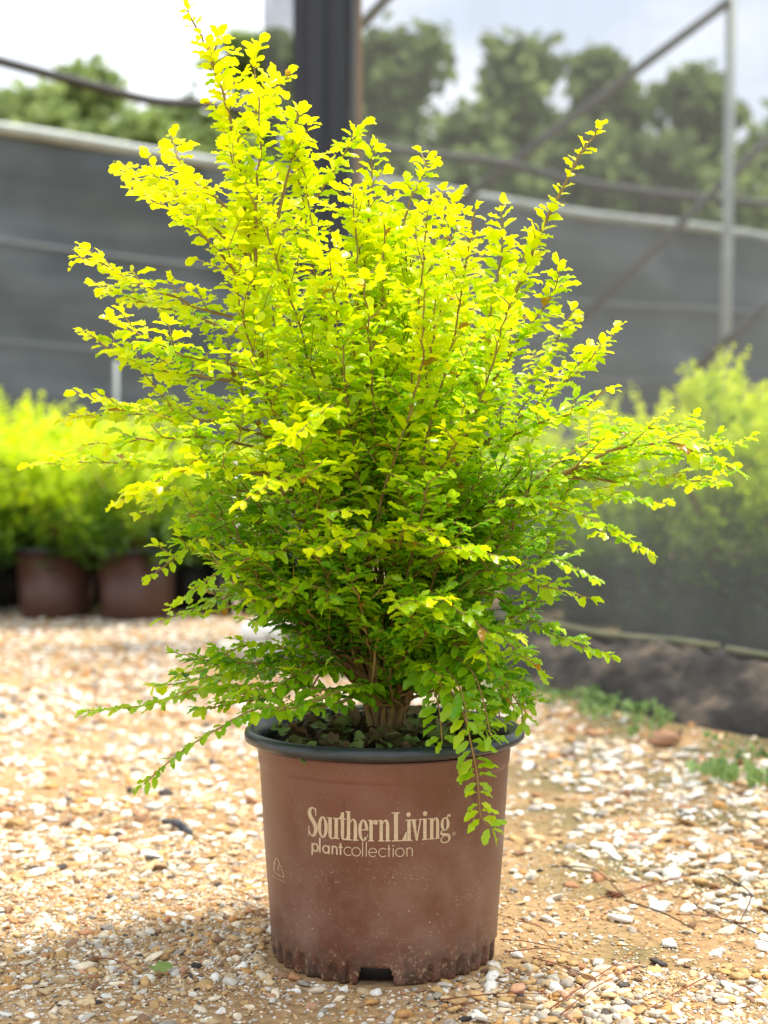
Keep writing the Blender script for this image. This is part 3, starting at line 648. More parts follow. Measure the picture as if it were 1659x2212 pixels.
# thin shoots that hang low: left ground-ward, over the rim at the right
def shoot(path, size, sp, tadd, r0=.0018, planar=False):
    w3 = [P(x, y, D0 + dd) for x, y, dd in path]; n = max(8, int(sum((b - a).length for a, b in zip(w3, w3[1:])) / .012)); pts = spline(w3, n)
    b = MB(); b.tube([p - OFF for p in pts], [r0 * (1 - .6 * i / n) for i in range(n)], 6, False); stems.append((1, b, False)); leafy(LV, r, pts, size * (1.3 if planar else 1.15), tint_at(pts[0]) + tadd, sp, .05, .7, planar=planar)
shoot([(838, 1500, 0), (780, 1490, -.08), (700, 1490, -.14), (560, 1480, -.12), (440, 1490, -.05), (320, 1522, .0), (190, 1536, .04)], .024, .009, .30)
shoot([(838, 1510, 0), (790, 1500, -.1), (680, 1530, -.18), (560, 1530, -.22), (470, 1575, -.25), (390, 1625, -.26), (310, 1695, -.28)], .021, .009, .20)
shoot([(838, 1500, 0), (800, 1480, -.1), (740, 1490, -.17), (640, 1530, -.2), (590, 1535, -.22), (545, 1552, -.22)], .023, .010, .25)
shoot([(840, 1500, 0), (900, 1440, -.1), (960, 1480, -.18), (1000, 1540, -.21), (1018, 1610, -.215), (1030, 1670, -.20), (1035, 1725, -.20), (1040, 1765, -.20), (1062, 1792, -.20)], .0225, .0118, .32, planar=True)
shoot([(840, 1500, 0), (890, 1430, -.1), (930, 1470, -.17), (948, 1530, -.19), (955, 1600, -.195)], .024, .013, .22, planar=True)
shoot([(850, 1500, 0), (930, 1400, -.1), (1010, 1440, -.18), (1040, 1500, -.2), (1060, 1590, -.21)], .023, .013, .22, planar=True)
shoot([(850, 1500, 0), (950, 1420, -.05), (1060, 1450, -.12), (1120, 1520, -.13), (1130, 1560, -.13)], .022, .011, .20, planar=True)
shoot([(850, 1500, 0), (930, 1430, -.14), (990, 1480, -.2), (1010, 1560, -.23)], .022, .011, .15, planar=True)
for tx, ty, dd in ((985, 1545, -.12), (1085, 1560, -.14), (1040, 1555, -.17), (1120, 1510, -.05), (1095, 1480, -.12), (960, 1500, -.2), (1010, 1490, -.17), (1060, 1450, -.2), (1135, 1540, -.08)):
    branch([(850 + r.uniform(-10, 40), 1480, 0), ((850 + tx) / 2, min(1440, ty - 60), dd * .6), (tx - 20, ty - 45, dd), (tx, ty, dd)], .002, .0008, start=.35, every=.022, tw=(.02, .05), size=.024, tintadd=.10)
for tx, ty, dd in ((400, 1455, -.1), (470, 1415, -.14), (520, 1500, -.16), (600, 1545, -.18), (440, 1530, -.1), (350, 1480, .02)):
    branch([(810, 1490, 0), (720, 1440, dd * .5), ((810 + tx) / 2 - 60, ty - 25, dd * .9), (tx, ty, dd)], .002, .0008, start=.35, every=.026, tw=(.02, .055), size=.024, tintadd=.10)
# structural branches through the body of the crown
hull = [(250, 440, 620), (350, 400, 800), (430, 370, 900), (500, 380, 1000), (570, 360, 1120), (650, 310, 1170), (750, 290, 1180), (850, 240, 1270), (930, 200, 1340), (1000, 230, 1370), (1080, 300, 1340), (1160, 360, 1300), (1240, 400, 1270), (1320, 420, 1230), (1400, 560, 1170), (1460, 700, 1090)]
def hull_at(y):
    for (a, l, h), (b, l2, h2) in zip(hull, hull[1:]):
        if y <= b: t = max(0, (y - a) / (b - a)); return l + (l2 - l) * t, h + (h2 - h) * t
    return hull[-1][1:]
cnt = 0
while cnt < 124:
    y = r.uniform(260, 1400); y = y if cnt % 3 else r.uniform(1000, 1430)
    l, h = hull_at(y); a = r.uniform(0, 2 * math.pi); q = r.uniform(.45, .97) ** .6
    cx, hw = (l + h) / 2, (h - l) / 2; x = cx + hw * q * math.cos(a) * .93
    if x < 700 and 1290 < y < 1440: continue
    dd = .33 * q * math.sin(a) * min(1, hw / 380)
    k1 = (832 + (x - 832) * r.uniform(.25, .5), 1520 + (y - 1520) * .45, dd * .35); k2 = (832 + (x - 832) * r.uniform(.65, .85), 1520 + (y - 1520) * .78, dd * .75)
    if cnt % 4 == 1: x = r.uniform(840, 1190); y = r.uniform(430, 950) + max(0, x - 1000) * .5; k2 = (832 + (x - 832) * .75, 1520 + (y - 1520) * .75, dd * .75)
    branch([B0, k1, k2, (x, y, dd)], .0029, .0009, start=.42 if y < 1000 else .30, every=.031, tw=(.04, .12), size=.0240); cnt += 1
print('leaves', len(LV.p))
LVp = LV
LV.p = [(p[0] - OFF.x, p[1] - OFF.y, p[2] - OFF.z) for p in LV.p]
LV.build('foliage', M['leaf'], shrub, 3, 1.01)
TW.v = [(a - OFF.x, b - OFF.y, c - OFF.z) for a, b, c in TW.v]
rest = MB()
for ln, b, main in stems:
    if main: b.build('stem', M['stem'], shrub)
    else: rest.add(b.v, b.f)
rest.build('branches', M['stem'], shrub); TW.build('twigs', M['twig'], shrub)
# stump cluster of short thick stems at the soil
b = MB()
for i in range(9):
    a = i * 2.4; x, y = .012 * math.cos(a) + r.gauss(0, .005), .012 * math.sin(a)
    b.tube([(x * .9, y * .9, -.02), (x * 1.3, y * 1.3, .02), (x * 1.9 + r.gauss(0, .004), y * 1.9, .06), (x * 3, y * 3, .12)], [.0060, .0046, .0036, .0026], 8)
b.build('root_crown', M['stem'], shrub)

# fallen leaves on the soil
LV2 = Leaves(); rr = random.Random(4)
for i in range(300):
    a = rr.uniform(0, 6.28); q = .148 * math.sqrt(rr.random()); p = Vector((q * math.sin(a), PY - q * math.cos(a), .292 + rr.uniform(-.002, .016)))
    LV2.add(p, Vector((rr.gauss(0, 1), rr.gauss(0, 1), rr.gauss(0, .35))), Vector((rr.gauss(0, .5), rr.gauss(0, .5), 1)), rr.uniform(.020, .038), rr.choice([.0, .2, .4, .5, .7, .85, 1.0, .15, .3]))
tag(LV2.build('leaf_litter', M['litter'], None, 5), 'dry brown and dull green fallen leaves lying on the dark potting soil', 'fallen leaves', kind='stuff')

# ------------------------------------------------------------------ bushes in pots behind, left row and behind the net
def make_bush(name, label, hgt_, rad, n, seed, group, loc, matn, pointy=0):
    g = random.Random(seed); t = thing(name, label, 'bush', loc, group); lv = Leaves(); st = MB()
    for i in range(n):
        a = g.uniform(0, 6.28); u = g.random() ** .5; zz = g.uniform(-.28 if pointy else -.08, 1); prof = math.sin(math.pi * min(1, .26 + max(0, zz) * .70)) ** .55 * (1 - pointy * zz)
        q = rad * u * prof; p = Vector((q * math.cos(a), q * math.sin(a), hgt_ * zz * g.uniform(.82, 1.08)))
        d = Vector((math.cos(a) * .7 * u, math.sin(a) * .7 * u, .55 + .6 * zz)) + rv(g, .2)
        pts = twig_path(g, p, d, g.uniform(.08, .17), -.02)
        leafy(lv, g, pts, .034, min(1, max(0, .12 + 1.1 * zz * (.55 + .45 * u) + g.gauss(0, .1))), .021, .02, .6)  # tint climbs with height: sunlit tops and darker undersides painted into the leaves
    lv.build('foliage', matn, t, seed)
    for i in range(9):
        a = i * .7; st.tube([(0, 0, -.06), (.05 * math.cos(a), .05 * math.sin(a), hgt_ * .3), (rad * .5 * math.cos(a), rad * .5 * math.sin(a), hgt_ * .75)], [.012, .008, .003], 5)
    st.build('stem', M['stem'], t); return t
def copy_tree(o, parent=None):
    c = o.copy(); COL.objects.link(c); c.parent = parent
    for ch in list(o.children): copy_tree(ch, c)
    return c
def make_pot_bg(name, label, loc, m, group):
    t = thing(name, label, 'plant pot', loc, group); n = 40; V = []; F = []
    prof = [(0, .0), (.150, .0), (.155, .01), (.172, .285), (.170, .285), (.165, .26), (0, .26)]
    for rr_, z in prof:
        for i in range(n): a = 2 * math.pi * i / n; V.append((rr_ * math.cos(a), rr_ * math.sin(a), z))
    for j in range(len(prof) - 1):
        for i in range(n): F.append((j * n + i, j * n + (i + 1) % n, (j + 1) * n + (i + 1) % n, (j + 1) * n + i))
    newmesh('pot_wall', V, F, m, t)
    V = []; F = []; prof = [(.172, .283), (.184, .286), (.190, .295), (.186, .305), (.175, .304), (.168, .283)]
    for rr_, z in prof:
        for i in range(n): a = 2 * math.pi * i / n; V.append((rr_ * math.cos(a), rr_ * math.sin(a), z))
    for j in range(len(prof)):
        for i in range(n): k = (j + 1) % len(prof); F.append((j * n + i, j * n + (i + 1) % n, k * n + (i + 1) % n, k * n + i))
    newmesh('rim', V, F, M['rim'], t); return t
GL = 'golden bushes in pots along the left'
bushA = make_bush('potted_bush', 'x', .60, .44, 360, 21, GL, (0, 0, 0), M['bgleaf'])
bushB = make_bush('potted_bush', 'x', .55, .46, 360, 22, GL, (0, 0, 0), M['bgleaf'])
potB = make_pot_bg('nursery_pot', 'x', (0, 0, 0), M['pot_bg'], 'plant pots under the bushes on the left')
potK = make_pot_bg('nursery_pot', 'x', (0, 0, 0), M['blackpot'], 'plant pots under the bushes on the left')
spots = [ # picture x, distance, source bush, pot, scale, labels
 (295, 7.0, bushA, potB, 1.0, 'front bush behind the left side of the big shrub, above the wide brown pot', 'wide brown pot nearest the big shrub in the left row'),
 (120, 7.1, bushB, potB, 1.0, 'bright yellow green bush second from the big shrub in the left front row', 'brown pot second from the big shrub in the left front row'),
 (-90, 7.2, bushA, potB, 1.05, 'yellow green bush cut by the left edge of the photo', 'brown pot cut by the left edge of the photo'),
 (20, 7.75, bushA, potK, 1.15, 'tall yellow green bush in the second row near the left edge', 'black pot in shade between the two leftmost brown pots'),
 (205, 7.75, bushB, potK, 1.08, 'green bush in the second row between the two brown pots', 'black pot in shade between the two brown pots'),
 (410, 7.6, bushB, potK, .85, 'lower green bush seen through the left twigs of the big shrub', 'black pot in shade right of the wide brown pot'),
 (560, 7.4, bushA, potK, .80, 'green bush almost hidden behind the stems of the big shrub', 'black pot almost hidden behind the stems of the big shrub')]
usedb = set()
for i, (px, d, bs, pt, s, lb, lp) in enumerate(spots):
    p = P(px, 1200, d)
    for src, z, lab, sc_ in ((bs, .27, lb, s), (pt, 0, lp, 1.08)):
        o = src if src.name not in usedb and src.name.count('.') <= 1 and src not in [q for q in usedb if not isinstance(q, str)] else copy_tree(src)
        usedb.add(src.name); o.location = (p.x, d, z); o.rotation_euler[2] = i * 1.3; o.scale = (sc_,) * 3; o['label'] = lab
GR = 'golden bushes behind the net on the right'
bushC = make_bush('golden_bush', 'x', .80, .42, 380, 31, GR, (0, 0, 0), M['bgleaf'], .35)
bushD = make_bush('golden_bush', 'x', .72, .44, 380, 32, GR, (0, 0, 0), M['bgleaf'], .25)
sp2 = [(1545, 5.6, bushC, .95, 'tallest pointed bush behind the net, in front of the steel pole'), (1700, 5.3, bushD, .86, 'bush behind the net at the right edge of the photo'),
       (1420, 6.2, bushD, .90, 'rounded bush behind the net left of the tallest pointed one'), (1290, 6.9, bushC, .85, 'low bush behind the net above the long right branch'),
       (1150, 7.5, bushD, .85, 'bush behind the net mostly hidden by the right half of the big shrub'), (1640, 6.5, bushC, .86, 'second row bush behind the net near the right edge'),
       (1000, 8.0, bushD, .85, 'farthest bush behind the net, hidden by the crown of the big shrub')]
pk = make_pot_bg('nursery_pot', 'x', (0, 0, 0), M['blackpot'], 'black pots behind the net')
for i, (px, d, bs, s, lb) in enumerate(sp2):
    p = P(px, 1200, d); o = bs if i < 2 else copy_tree(bs)
    o.location = (p.x, d, .25); o.rotation_euler[2] = i * 2.1; o.scale = (s,) * 3; o['label'] = lb
    q = pk if i == 0 else copy_tree(pk); q.location = (p.x, d, 0)
    q['label'] = ['black pot under the tallest pointed bush behind the net', 'black pot behind the net at the right edge of the photo', 'black pot under the rounded bush behind the net', 'black pot under the low bush behind the net', 'black pot behind the net, hidden by the right half of the big shrub', 'second row black pot behind the net near the right edge', 'farthest black pot behind the net'][i]

# ------------------------------------------------------------------ near net wall with post, timber and cloth heap
F0 = Vector((.96, 3.70, 0)); DR = Vector((-.493, .870, 0)); NB = Vector((.870, .493, 0))    # front line of the heap, direction to the post, direction back
def wl(s, back=0, z=0): return F0 + DR * s + NB * back + Vector((0, 0, z))
SEND = 2.78                                    # the post stands here
# net sheet with slack folds
V = []; F = []; na, nb = 90, 30
for i in range(na + 1):
    s = -2.4 + (SEND + 2.4) * i / na
    for j in range(nb + 1):
        z = .15 + 3.0 * j / nb
        V.append(wl(s, .24 + .018 * math.sin(s * 7 + z * .6) + .012 * math.sin(s * 17 + z * 2), z))
for i in range(na):
    for j in range(nb): F.append((i * (nb + 1) + j, (i + 1) * (nb + 1) + j, (i + 1) * (nb + 1) + j + 1, i * (nb + 1) + j + 1))
tag(newmesh('shade_net', V, F, M['net_near']), 'sheer grey shade net stretched from the dark post across the right side', 'net')
# post: timber wrapped in folded black cloth
pp = wl(SEND, .2)
post = thing('wrapped_post', 'tall post wrapped in folded black shade cloth with raw timber showing at its right side', 'post', (pp.x, pp.y, 0))
b = MB(); b.box((.098, .05, 1.7), (.09, .09, 3.4)); b.build('timber', M['wood'], post, False)
V = []; F = []; n = 72; rows = 24
for j in range(rows + 1):
    z = 3.35 * j / rows
    for i in range(n):
        a = 2 * math.pi * i / n; rr_ = .122 + .018 * math.sin(7 * a + z * .8) + .011 * math.sin(13 * a - z * 1.1) + .004 * math.sin(29 * a + z)
        V.append((-.015 + rr_ * math.cos(a) * .95, rr_ * math.sin(a) * .6 - .02, z))
for j in range(rows):
    for i in range(n): F.append((j * n + i, j * n + (i + 1) % n, (j + 1) * n + (i + 1) % n, (j + 1) * n + i))
newmesh('cloth_wrap', V, F, M['net_dark'], post)
V = []; F = []
for j in range(25):
    z = 1.2 + 2.15 * j / 24
    for i in range(13):
        u = i / 12; wdt = .125 + .02 * math.sin(z * 3); V.append((-.12 - u * wdt, .02 * math.sin(u * 9 + z) , z))
for j in range(24):
    for i in range(12): F.append((j * 13 + i, j * 13 + i + 1, (j + 1) * 13 + i + 1, (j + 1) * 13 + i))
newmesh('cloth_flap', V, F, M['net_flap'], post)
# batten at the foot of the net: two lengths
for k, (a, c_) in enumerate(((-2.4, .36), (.40, 2.2))):
    b = MB(); b.tube([wl(a + (c_ - a) * i / 10, .20 + .004 * math.sin(i * 1.7), .175 + .006 * math.sin(i * 1.3 + k)) for i in range(11)], .010, 8)
    tag(b.build('net_batten', M['batten']), ['pale mossy batten along the foot of the net at the right edge', 'pale mossy batten along the foot of the net near the pot'][k], 'batten', 'battens along the foot of the net')
# heap of dirty cloth over the sleeper
V = []; F = []; na, nb = 200, 26
for i in range(na + 1):
    s = -2.4 + (SEND + 2.2) * i / na
    for j in range(nb + 1):
        u = j / nb; back = .30 * u; z = .165 * math.sin(min(1, u * 1.25) * math.pi / 2) ** .8 if u < .8 else .165
        nn = mnoise.noise(Vector((s * 5, u * 2.5, 1))) * .038 + mnoise.noise(Vector((s * 14, u * 7, 4))) * .026 + mnoise.noise(Vector((s * 1.4, 0, 8))) * .05
        V.append(wl(s, back + .4 * nn * (1 - u) - .02, max(-.012, z + nn * math.sin(math.pi * min(1, u + .05)) - .012 * (1 - u))))
for i in range(na):
    for j in range(nb): F.append((i * (nb + 1) + j, (i + 1) * (nb + 1) + j, (i + 1) * (nb + 1) + j + 1, i * (nb + 1) + j + 1))
o = newmesh('ground_fabric', V, F, M['dirt_fabric']); tag(o, 'dark dirt-stained ground cloth heaped along the foot of the net', 'ground cloth')
# timber sleeper end beyond the heap, near the post
b = MB(); e = wl(SEND + .02, .12); V = []; F = []
def rough_box(name, c, size, rz, m, jit, label, cat, seg=10, group=None):
    g = random.Random(name + str(c)); V = []; F = []; idx = {}
    nx_, ny_, nz_ = [max(2, int(seg * q / max(size))) for q in size]
    import itertools
    def vid(i, j, k):
        if (i, j, k) not in idx:
            p = Vector(((i / nx_ - .5) * size[0], (j / ny_ - .5) * size[1], k / nz_ * size[2]))
            cr = (abs(i / nx_ - .5) > .49) + (abs(j / ny_ - .5) > .49) + (k == nz_)
            if cr > 1: p *= .97
            p += Vector((g.gauss(0, jit), g.gauss(0, jit), g.gauss(0, jit) if k else 0)); idx[(i, j, k)] = len(V); V.append(p)
        return idx[(i, j, k)]
    for i in range(nx_):
        for j in range(ny_):
            F.append((vid(i, j, 0), vid(i, j + 1, 0), vid(i + 1, j + 1, 0), vid(i + 1, j, 0))); F.append((vid(i, j, nz_), vid(i + 1, j, nz_), vid(i + 1, j + 1, nz_), vid(i, j + 1, nz_)))
    for i in range(nx_):
        for k in range(nz_):
            F.append((vid(i, 0, k), vid(i + 1, 0, k), vid(i + 1, 0, k + 1), vid(i, 0, k + 1))); F.append((vid(i, ny_, k), vid(i, ny_, k + 1), vid(i + 1, ny_, k + 1), vid(i + 1, ny_, k)))
    for j in range(ny_):
        for k in range(nz_):
            F.append((vid(0, j, k), vid(0, j, k + 1), vid(0, j + 1, k + 1), vid(0, j + 1, k))); F.append((vid(nx_, j, k), vid(nx_, j + 1, k), vid(nx_, j + 1, k + 1), vid(nx_, j, k + 1)))
    o = newmesh(name, V, F, m); o.location = c; o.rotation_euler[2] = rz; return tag(o, label, cat, group)
rough_box('timber_sleeper', (-.10, 5.05, -.01), (.62, .18, .15), R(-52), M['oldwood'], .004, 'old grey timber sleeper on the gravel in front of the dark post', 'timber', 16)
sl_ = ground_at(590, 1432); rough_box('concrete_slab', (sl_.x, sl_.y + .1, -.01), (.42, .22, .075), R(6), M['concrete'], .003, 'flat pale concrete slab on the gravel behind the lower left twigs', 'slab', 12)
for k, (px, wv) in enumerate(((555, .13), (605, .11))):
    q = P(px, 1360, sl_.y + .12); g = random.Random(k); vv = ico2 * np.array([wv / 2, .05, .045]) * (1 + .10 * np.sin(ico2[:, :1] * 5 + k)); o = newmesh('white_stone', vv, icf2, M['white'])
    o.modifiers.new('s', 'SUBSURF').levels = 1; o.location = (q.x, q.y, .105)
    tag(o, ['larger bright white stone on the pale slab, on its left', 'smaller bright white stone on the pale slab, on its right'][k], 'stone', 'white stones on the slab')
q = P(512, 1180, 6.6); b = MB(); b.tube([(q.x, q.y, 0), (q.x - .003, q.y, .35), (q.x + .002, q.y, .72)], .013, 8); b.tube([(q.x + .002, q.y, .715), (q.x + .002, q.y, .735)], .016, 8)
tag(b.build('white_stake', M['white']), 'thin white stake standing behind the left stems of the big shrub', 'stake')

# rock, dark stick, needles, twigs
q = ground_at(1432, 1606); g = random.Random(3); vv = ico2 * np.array([.040, .030, .022]) * (1 + .12 * np.random.default_rng(2).normal(size=(len(ico2), 1))); o = newmesh('rock', vv, icf2, M['redrock']); o.modifiers.new('s', 'SUBSURF').levels = 1
o.location = (q.x, q.y, .012); tag(o, 'rounded orange red rock on the ground in front of the dark cloth heap', 'rock')
a_, c_ = ground_at(352, 1780), ground_at(412, 1806); b = MB(); mid = (a_ + c_) / 2
b.tube([a_ + Vector((0, 0, .006)), mid + Vector((.0, .004, .012)), c_ + Vector((0, 0, .006))], [.004, .0085, .005], 7)
tag(b.build('charred_stick', M['charcoal']), 'short charred dark stick lying on the gravel left of the pot', 'stick')
a_, c_ = ground_at(880, 2120), ground_at(825, 2108)
a_, c_ = P(1478, 1560, 4.05), ground_at(1462, 1602)
b = MB(); b.tube([c_, a_], [.006, .004], 6); tag(b.build('broken_stick', M['twigdry']), 'short broken stick leaning on the dark cloth heap above the orange rock', 'stick')
nd = random.Random(9)
def lying(name, x0, y0, x1, y1, rad, m, lab, cat, grp, bend=.02):
    A, B = ground_at(x0, y0), ground_at(x1, y1); mid = (A + B) / 2 + Vector((nd.gauss(0, bend), nd.gauss(0, bend), 0)); b = MB()
    pts = spline([A + Vector((0, 0, .007)), mid + Vector((0, 0, .011)), B + Vector((0, 0, .008))], 8); b.tube(pts, [rad * (1 - .5 * i / 8) for i in range(8)], 5)
    return tag(b.build(name, m), lab, cat, grp)
for x0, y0, x1, y1 in ((1080, 2040, 1210, 2062), (1090, 2068, 1240, 2074), (1120, 1995, 1200, 2050), (1190, 2190, 1400, 2050), (1210, 2205, 1380, 2100), (950, 2172, 1180, 2160), (1260, 1960, 1480, 1905), (1320, 1950, 1560, 1880),
                       (1600, 2140, 1659, 2185), (1010, 1960, 1150, 2010), (940, 2205, 1040, 2175), (500, 1950, 585, 1988), (480, 1930, 560, 1960), (1530, 2120, 1400, 2195), (1150, 2080, 1290, 2130), (1460, 1985, 1620, 2010), (200, 2080, 310, 2120)):
    lying('pine_needle', x0, y0, x1, y1, .0009, M['needle'], 'thin reddish dry pine needle lying on the gravel', 'pine needle', 'dry pine needles on the gravel', .007)
for k, (x0, y0, x1, y1) in enumerate(((1190, 1880, 1350, 1950), (1350, 1955, 1500, 2020), (1500, 1960, 1640, 2030), (1560, 1900, 1600, 2000))):
    lying('dry_twig', x0, y0, x1, y1, .0016, M['twigdry'], ['dark dry twig nearest the pot on its right', 'dark dry twig in the middle of the litter right of the pot', 'dark dry twig at the far right of the gravel', 'short dark twig crossing others near the right edge'][k], 'twig', 'dry twigs right of the pot', .03)
lf = Leaves(); q = ground_at(330, 2115); lf.add(q + Vector((0, 0, .012)), (1, .3, .3), (0, -.6, 1), .026, .85); lf.add(q + Vector((.004, 0, .01)), (-.2, 1, .1), (.3, -.3, 1), .02, .9)
tag(lf.build('fallen_leaf', M['litter'], None, 2), 'single pale green fallen leaf on the gravel at lower left', 'leaf')

# weeds along the foot of the cloth heap
lw = Leaves(); g = random.Random(5)
for i in range(210):
    s = g.uniform(-1.2, 1.35); fw = abs(g.gauss(0, .13)); p = wl(s, -.02 - fw, 0)
    if mnoise.noise(Vector((s * 3, fw * 5, 2))) < .02: continue
    for k in range(g.randint(5, 12)):
        d = Vector((g.gauss(0, .7), g.gauss(0, .7), 1)); hh = g.uniform(.01, .06)
        lw.add(p + Vector((g.gauss(0, .02), g.gauss(0, .02), hh * .6)), d, rv(g), g.uniform(.012, .028), g.random())
for i in range(26):
    p = wl(g.uniform(-.9, -.3), -g.uniform(.1, .55), 0)
    for k in range(8): lw.add(p + Vector((g.gauss(0, .012), g.gauss(0, .012), g.uniform(0, .02))), (g.gauss(0, .6), g.gauss(0, .6), 1), rv(g), g.uniform(.02, .04), g.uniform(.5, 1))
tag(lw.build('weeds', M['weedleaf'], None, 6, .8), 'low green weeds growing along the foot of the dark cloth heap', 'weeds', kind='stuff')

# ------------------------------------------------------------------ far shade cloth wall, steel frame, cables
WA, WB = Vector((-3.14, 12.0, 0)), Vector((4.55, 17.4, 0)); WD = (WB - WA)
def wall_pt(u, z, off=0): p = WA + WD * u; n_ = Vector((-WD.y, WD.x, 0)).normalized(); return Vector((p.x, p.y, z)) - n_ * off
WH = 3.47
fw = thing('shade_cloth_wall', 'long dark grey shade cloth wall with a pale top pipe, beyond the bushes', 'wall', (WA.x, WA.y, 0))
V = []; F = []; na, nb = 160, 24
for i in range(na + 1):
    u = -.7 + 2.4 * i / na
    for j in range(nb + 1):
        z = WH * j / nb; V.append(wall_pt(u, z - .02 * (1 - math.cos(u * 14)) * (j / nb) ** 8, .05 * math.sin(u * 31 + z) + .03 * math.sin(z * 6 + u * 12)) - WA)
for i in range(na):
    for j in range(nb): F.append((i * (nb + 1) + j, (i + 1) * (nb + 1) + j, (i + 1) * (nb + 1) + j + 1, i * (nb + 1) + j + 1))
newmesh('cloth', V, F, M['wall'], fw)
b = MB(); b.tube([wall_pt(-.7 + 2.4 * i / 60, WH + .02 - .02 * (1 - math.cos((-.7 + 2.4 * i / 60) * 14)), .02) - WA for i in range(61)], .055, 8); b.build('top_pipe', M['steel'], fw)
for z, rr_ in ((2.55, .018), (1.75, .012)):
    b = MB(); b.tube([wall_pt(-.7 + 2.4 * i / 60, z + .03 * math.sin(i * .5), .10) - WA for i in range(61)], rr_, 6); b.build('seam', M['seam'], fw)
def pole(name, a, c, rad, m, lab, cat, grp=None):
    b = MB(); a, c = Vector(a), Vector(c); b.tube([a - a, (c - a) * .5, c - a], rad, 10); o = b.build(name, m); o.location = a; return tag(o, lab, cat, grp)
p0 = P(1582, 8, 11.5); pole('steel_pole', (P(1560, 900, 11.5).x, 11.5, 0), p0 + Vector((0, 0, .5)), .043, M['steel'], 'upright pale galvanised steel pole on the right, behind the net', 'pole')
pole('steel_brace', P(1576, 2, 11.45), P(985, 442, 12.6), .038, M['steel_dark'], 'long grey diagonal brace running down left from the top of the steel pole', 'brace', 'diagonal steel braces')
pole('steel_brace', P(1700, 262, 11.3), P(1215, 730, 12.5), .033, M['steel_dark'], 'grey diagonal brace crossing the steel pole in the middle', 'brace', 'diagonal steel braces')
pole('steel_brace', P(1720, 600, 11.0), P(1500, 800, 11.4), .033, M['steel_dark'], 'lowest grey diagonal brace at the right edge', 'brace', 'diagonal steel braces')
pole('steel_brace', P(860, -30, 8.2), P(780, 55, 8.4), .03, M['steel_dark'], 'short dark brace at the top, just right of the wrapped post', 'brace', 'diagonal steel braces')
q = P(250, 780, 11.4); pole('thin_pole', (q.x, q.y, 0), q, .02, M['steel'], 'thin pale pole rising behind the left row of bushes', 'pole')
b = MB(); cpts = [P(-150, 90, 9.5), P(0, 132, 9.8), P(180, 180, 10.2), (P(330, 218, 10.5)), P(460, 228, 10.8), P(640, 270, 11.1), P(840, 322, 11.5), P(1080, 352, 12), P(1300, 402, 12.5), P(1659, 442, 13), P(1850, 462, 13.3)]
b.tube(spline(cpts, 60), .036, 7); tag(b.build('support_cable', M['cable']), 'thick black cable sagging across the whole view above the cloth wall', 'cable')

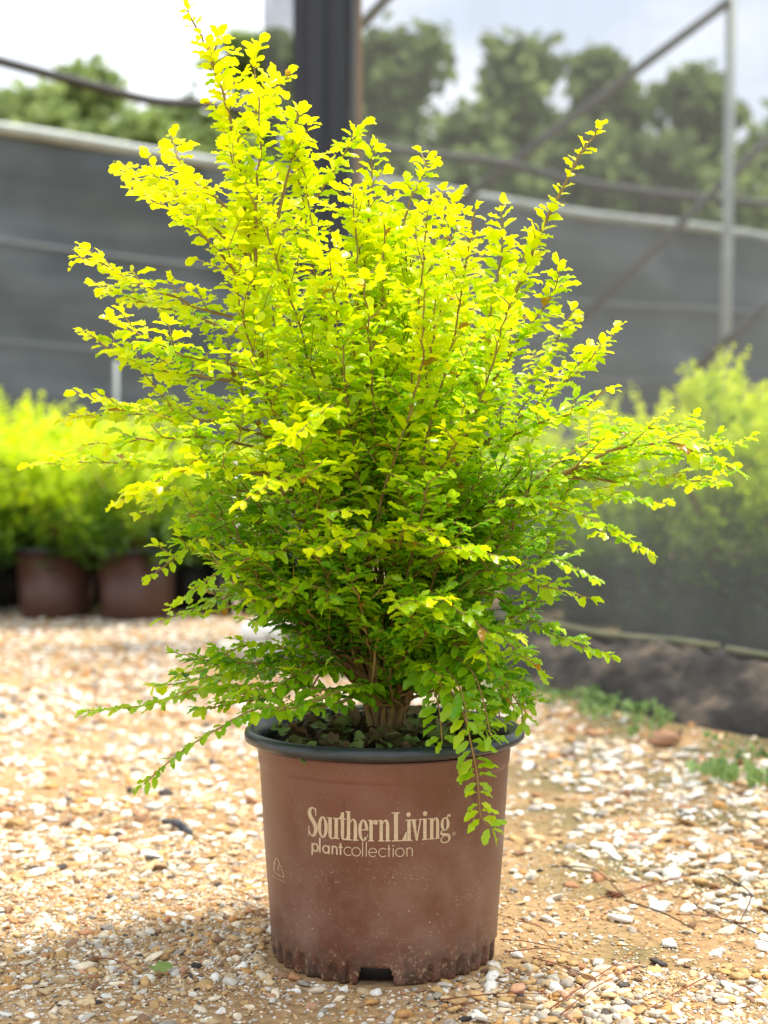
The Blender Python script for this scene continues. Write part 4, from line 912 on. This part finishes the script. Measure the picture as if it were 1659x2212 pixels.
# ------------------------------------------------------------------ trees beyond
def make_tree(px, d, ptop, pwid, low, seed, label, grp, tone=0, nleaf=3400, gap=0.0):
    g = random.Random(seed); base = P(px, 1040, d); H = P(px, ptop, d).z; Wd = pwid / FPX * d / 2
    t = thing('tree', label, 'tree', (base.x, d, 0), grp); tr = MB()
    lean = g.gauss(0, .02) * H
    tr.tube([(0, 0, 0), (lean * .4, 0, H * .3), (lean * .8, 0, H * .6), (lean, 0, H * .93)], [.22, .17, .11, .03], 9)
    lobes = []
    for i in range(34):
        zz = g.uniform(low, .96); a = g.uniform(0, 6.28); q = Wd * g.uniform(.15, .75) * (1.15 - .62 * ((zz - low) / (1 - low)) ** 2)
        c = Vector((q * math.cos(a), q * math.sin(a) * .7, H * zz)); rad = Wd * g.uniform(.12, .30); c.z = min(c.z, H - rad * .55); lobes.append((c, rad))
        tr.tube([(lean * zz, 0, max(.5, c.z - H * .14)), c * .5 + Vector((lean * zz, 0, c.z)) * .5 - Vector((0, 0, .2)), c], [.07, .05, .02], 6)
    lobes.append((Vector((lean, 0, H * .93)), Wd * .32))
    tr.build('trunk', M['bark'], t)
    n = nleaf; G = np.random.default_rng(seed); li = G.integers(0, len(lobes), n); C = np.array([tuple(l[0]) for l in lobes])[li]; RR = np.array([l[1] for l in lobes])[li]
    dv = G.normal(size=(n, 3)); dv /= np.linalg.norm(dv, axis=1, keepdims=True); rad = np.abs(G.normal(0, .85, n)); P3 = C + dv * (RR * rad)[:, None] * np.array([1, .9, .8]) + G.normal(0, .16, (n, 3))
    lv = Leaves(); dirs = G.normal(size=(n, 3)); zd = dv * .6 + G.normal(0, .6, (n, 3)) + np.array([0, 0, .5]); tl = .30 + .25 * G.normal(size=n) + tone + .12 * np.array([(i * 37 % 11) / 11 for i in li])
    lv.p = P3.tolist(); lv.x = dirs.tolist(); lv.z = zd.tolist(); lv.s = (G.uniform(.14, .30, n) * min(1.2, d / 24)).tolist(); lv.t = tl.tolist()
    lv.build('crown', M['treeleaf'], t, seed, 1.3); return t
TG = 'trees beyond the shade cloth wall'
for a in [
 (850, 26, 60, 250, .32, 1, 'tall broad tree just right of the wrapped post', .0), (1105, 28, 68, 270, .38, 2, 'tallest tree in the middle gap right of the post, with a rounded top', -.05),
 (1320, 29, 112, 190, .40, 3, 'slim tree crossed by the long diagonal brace', -.05), (1500, 28, 160, 290, .34, 4, 'loose open tree left of the upright steel pole', .05),
 (1680, 30, 280, 220, .30, 5, 'lower tree at the right edge beyond the steel pole', .1), (980, 25, 250, 230, .22, 6, 'shorter tree filling the gap left of the tallest tree', -.05),
 (1240, 25, 270, 230, .22, 7, 'shorter dark tree below the slim one', -.05), (1420, 24, 320, 250, .2, 8, 'low dark tree behind the crossing braces', .0),
 (560, 27, 66, 230, .30, 9, 'tall olive tree left of the wrapped post', .12), (395, 30, 215, 200, .28, 10, 'dark tree behind the left shoulder of the big shrub', .0),
 (215, 27, 138, 230, .30, 11, 'pale green tree at the left with a pointed top above the cable', .25), (60, 27, 185, 230, .25, 12, 'pale green tree at the left edge', .22),
 (700, 24, 200, 230, .22, 13, 'dark tree hidden behind the wrapped post', .0), (-90, 26, 150, 220, .25, 14, 'pale green tree cut by the left edge of the photo', .2),
 (1580, 23, 360, 230, .18, 15, 'low bushy tree behind the foot of the steel pole', .12), (300, 24, 250, 220, .20, 16, 'low pale bushy tree beyond the left end of the cloth wall', .25),
 (130, 23, 245, 240, .2, 17, 'low bushy tree beyond the cloth wall, left edge side', .2), (1080, 23, 330, 260, .18, 18, 'low bushy tree beyond the cloth wall in the middle', -.03),
 (470, 23, 270, 220, .2, 19, 'low tree hidden behind the upper left leaves of the big shrub', .05), (840, 22, 330, 220, .18, 20, 'low dark tree right behind the foot of the wrapped post', .0)]:
    make_tree(a[0], a[1], a[2], a[3] * 1.22, a[4] * .6, a[5], a[6], TG, a[7], 4600)
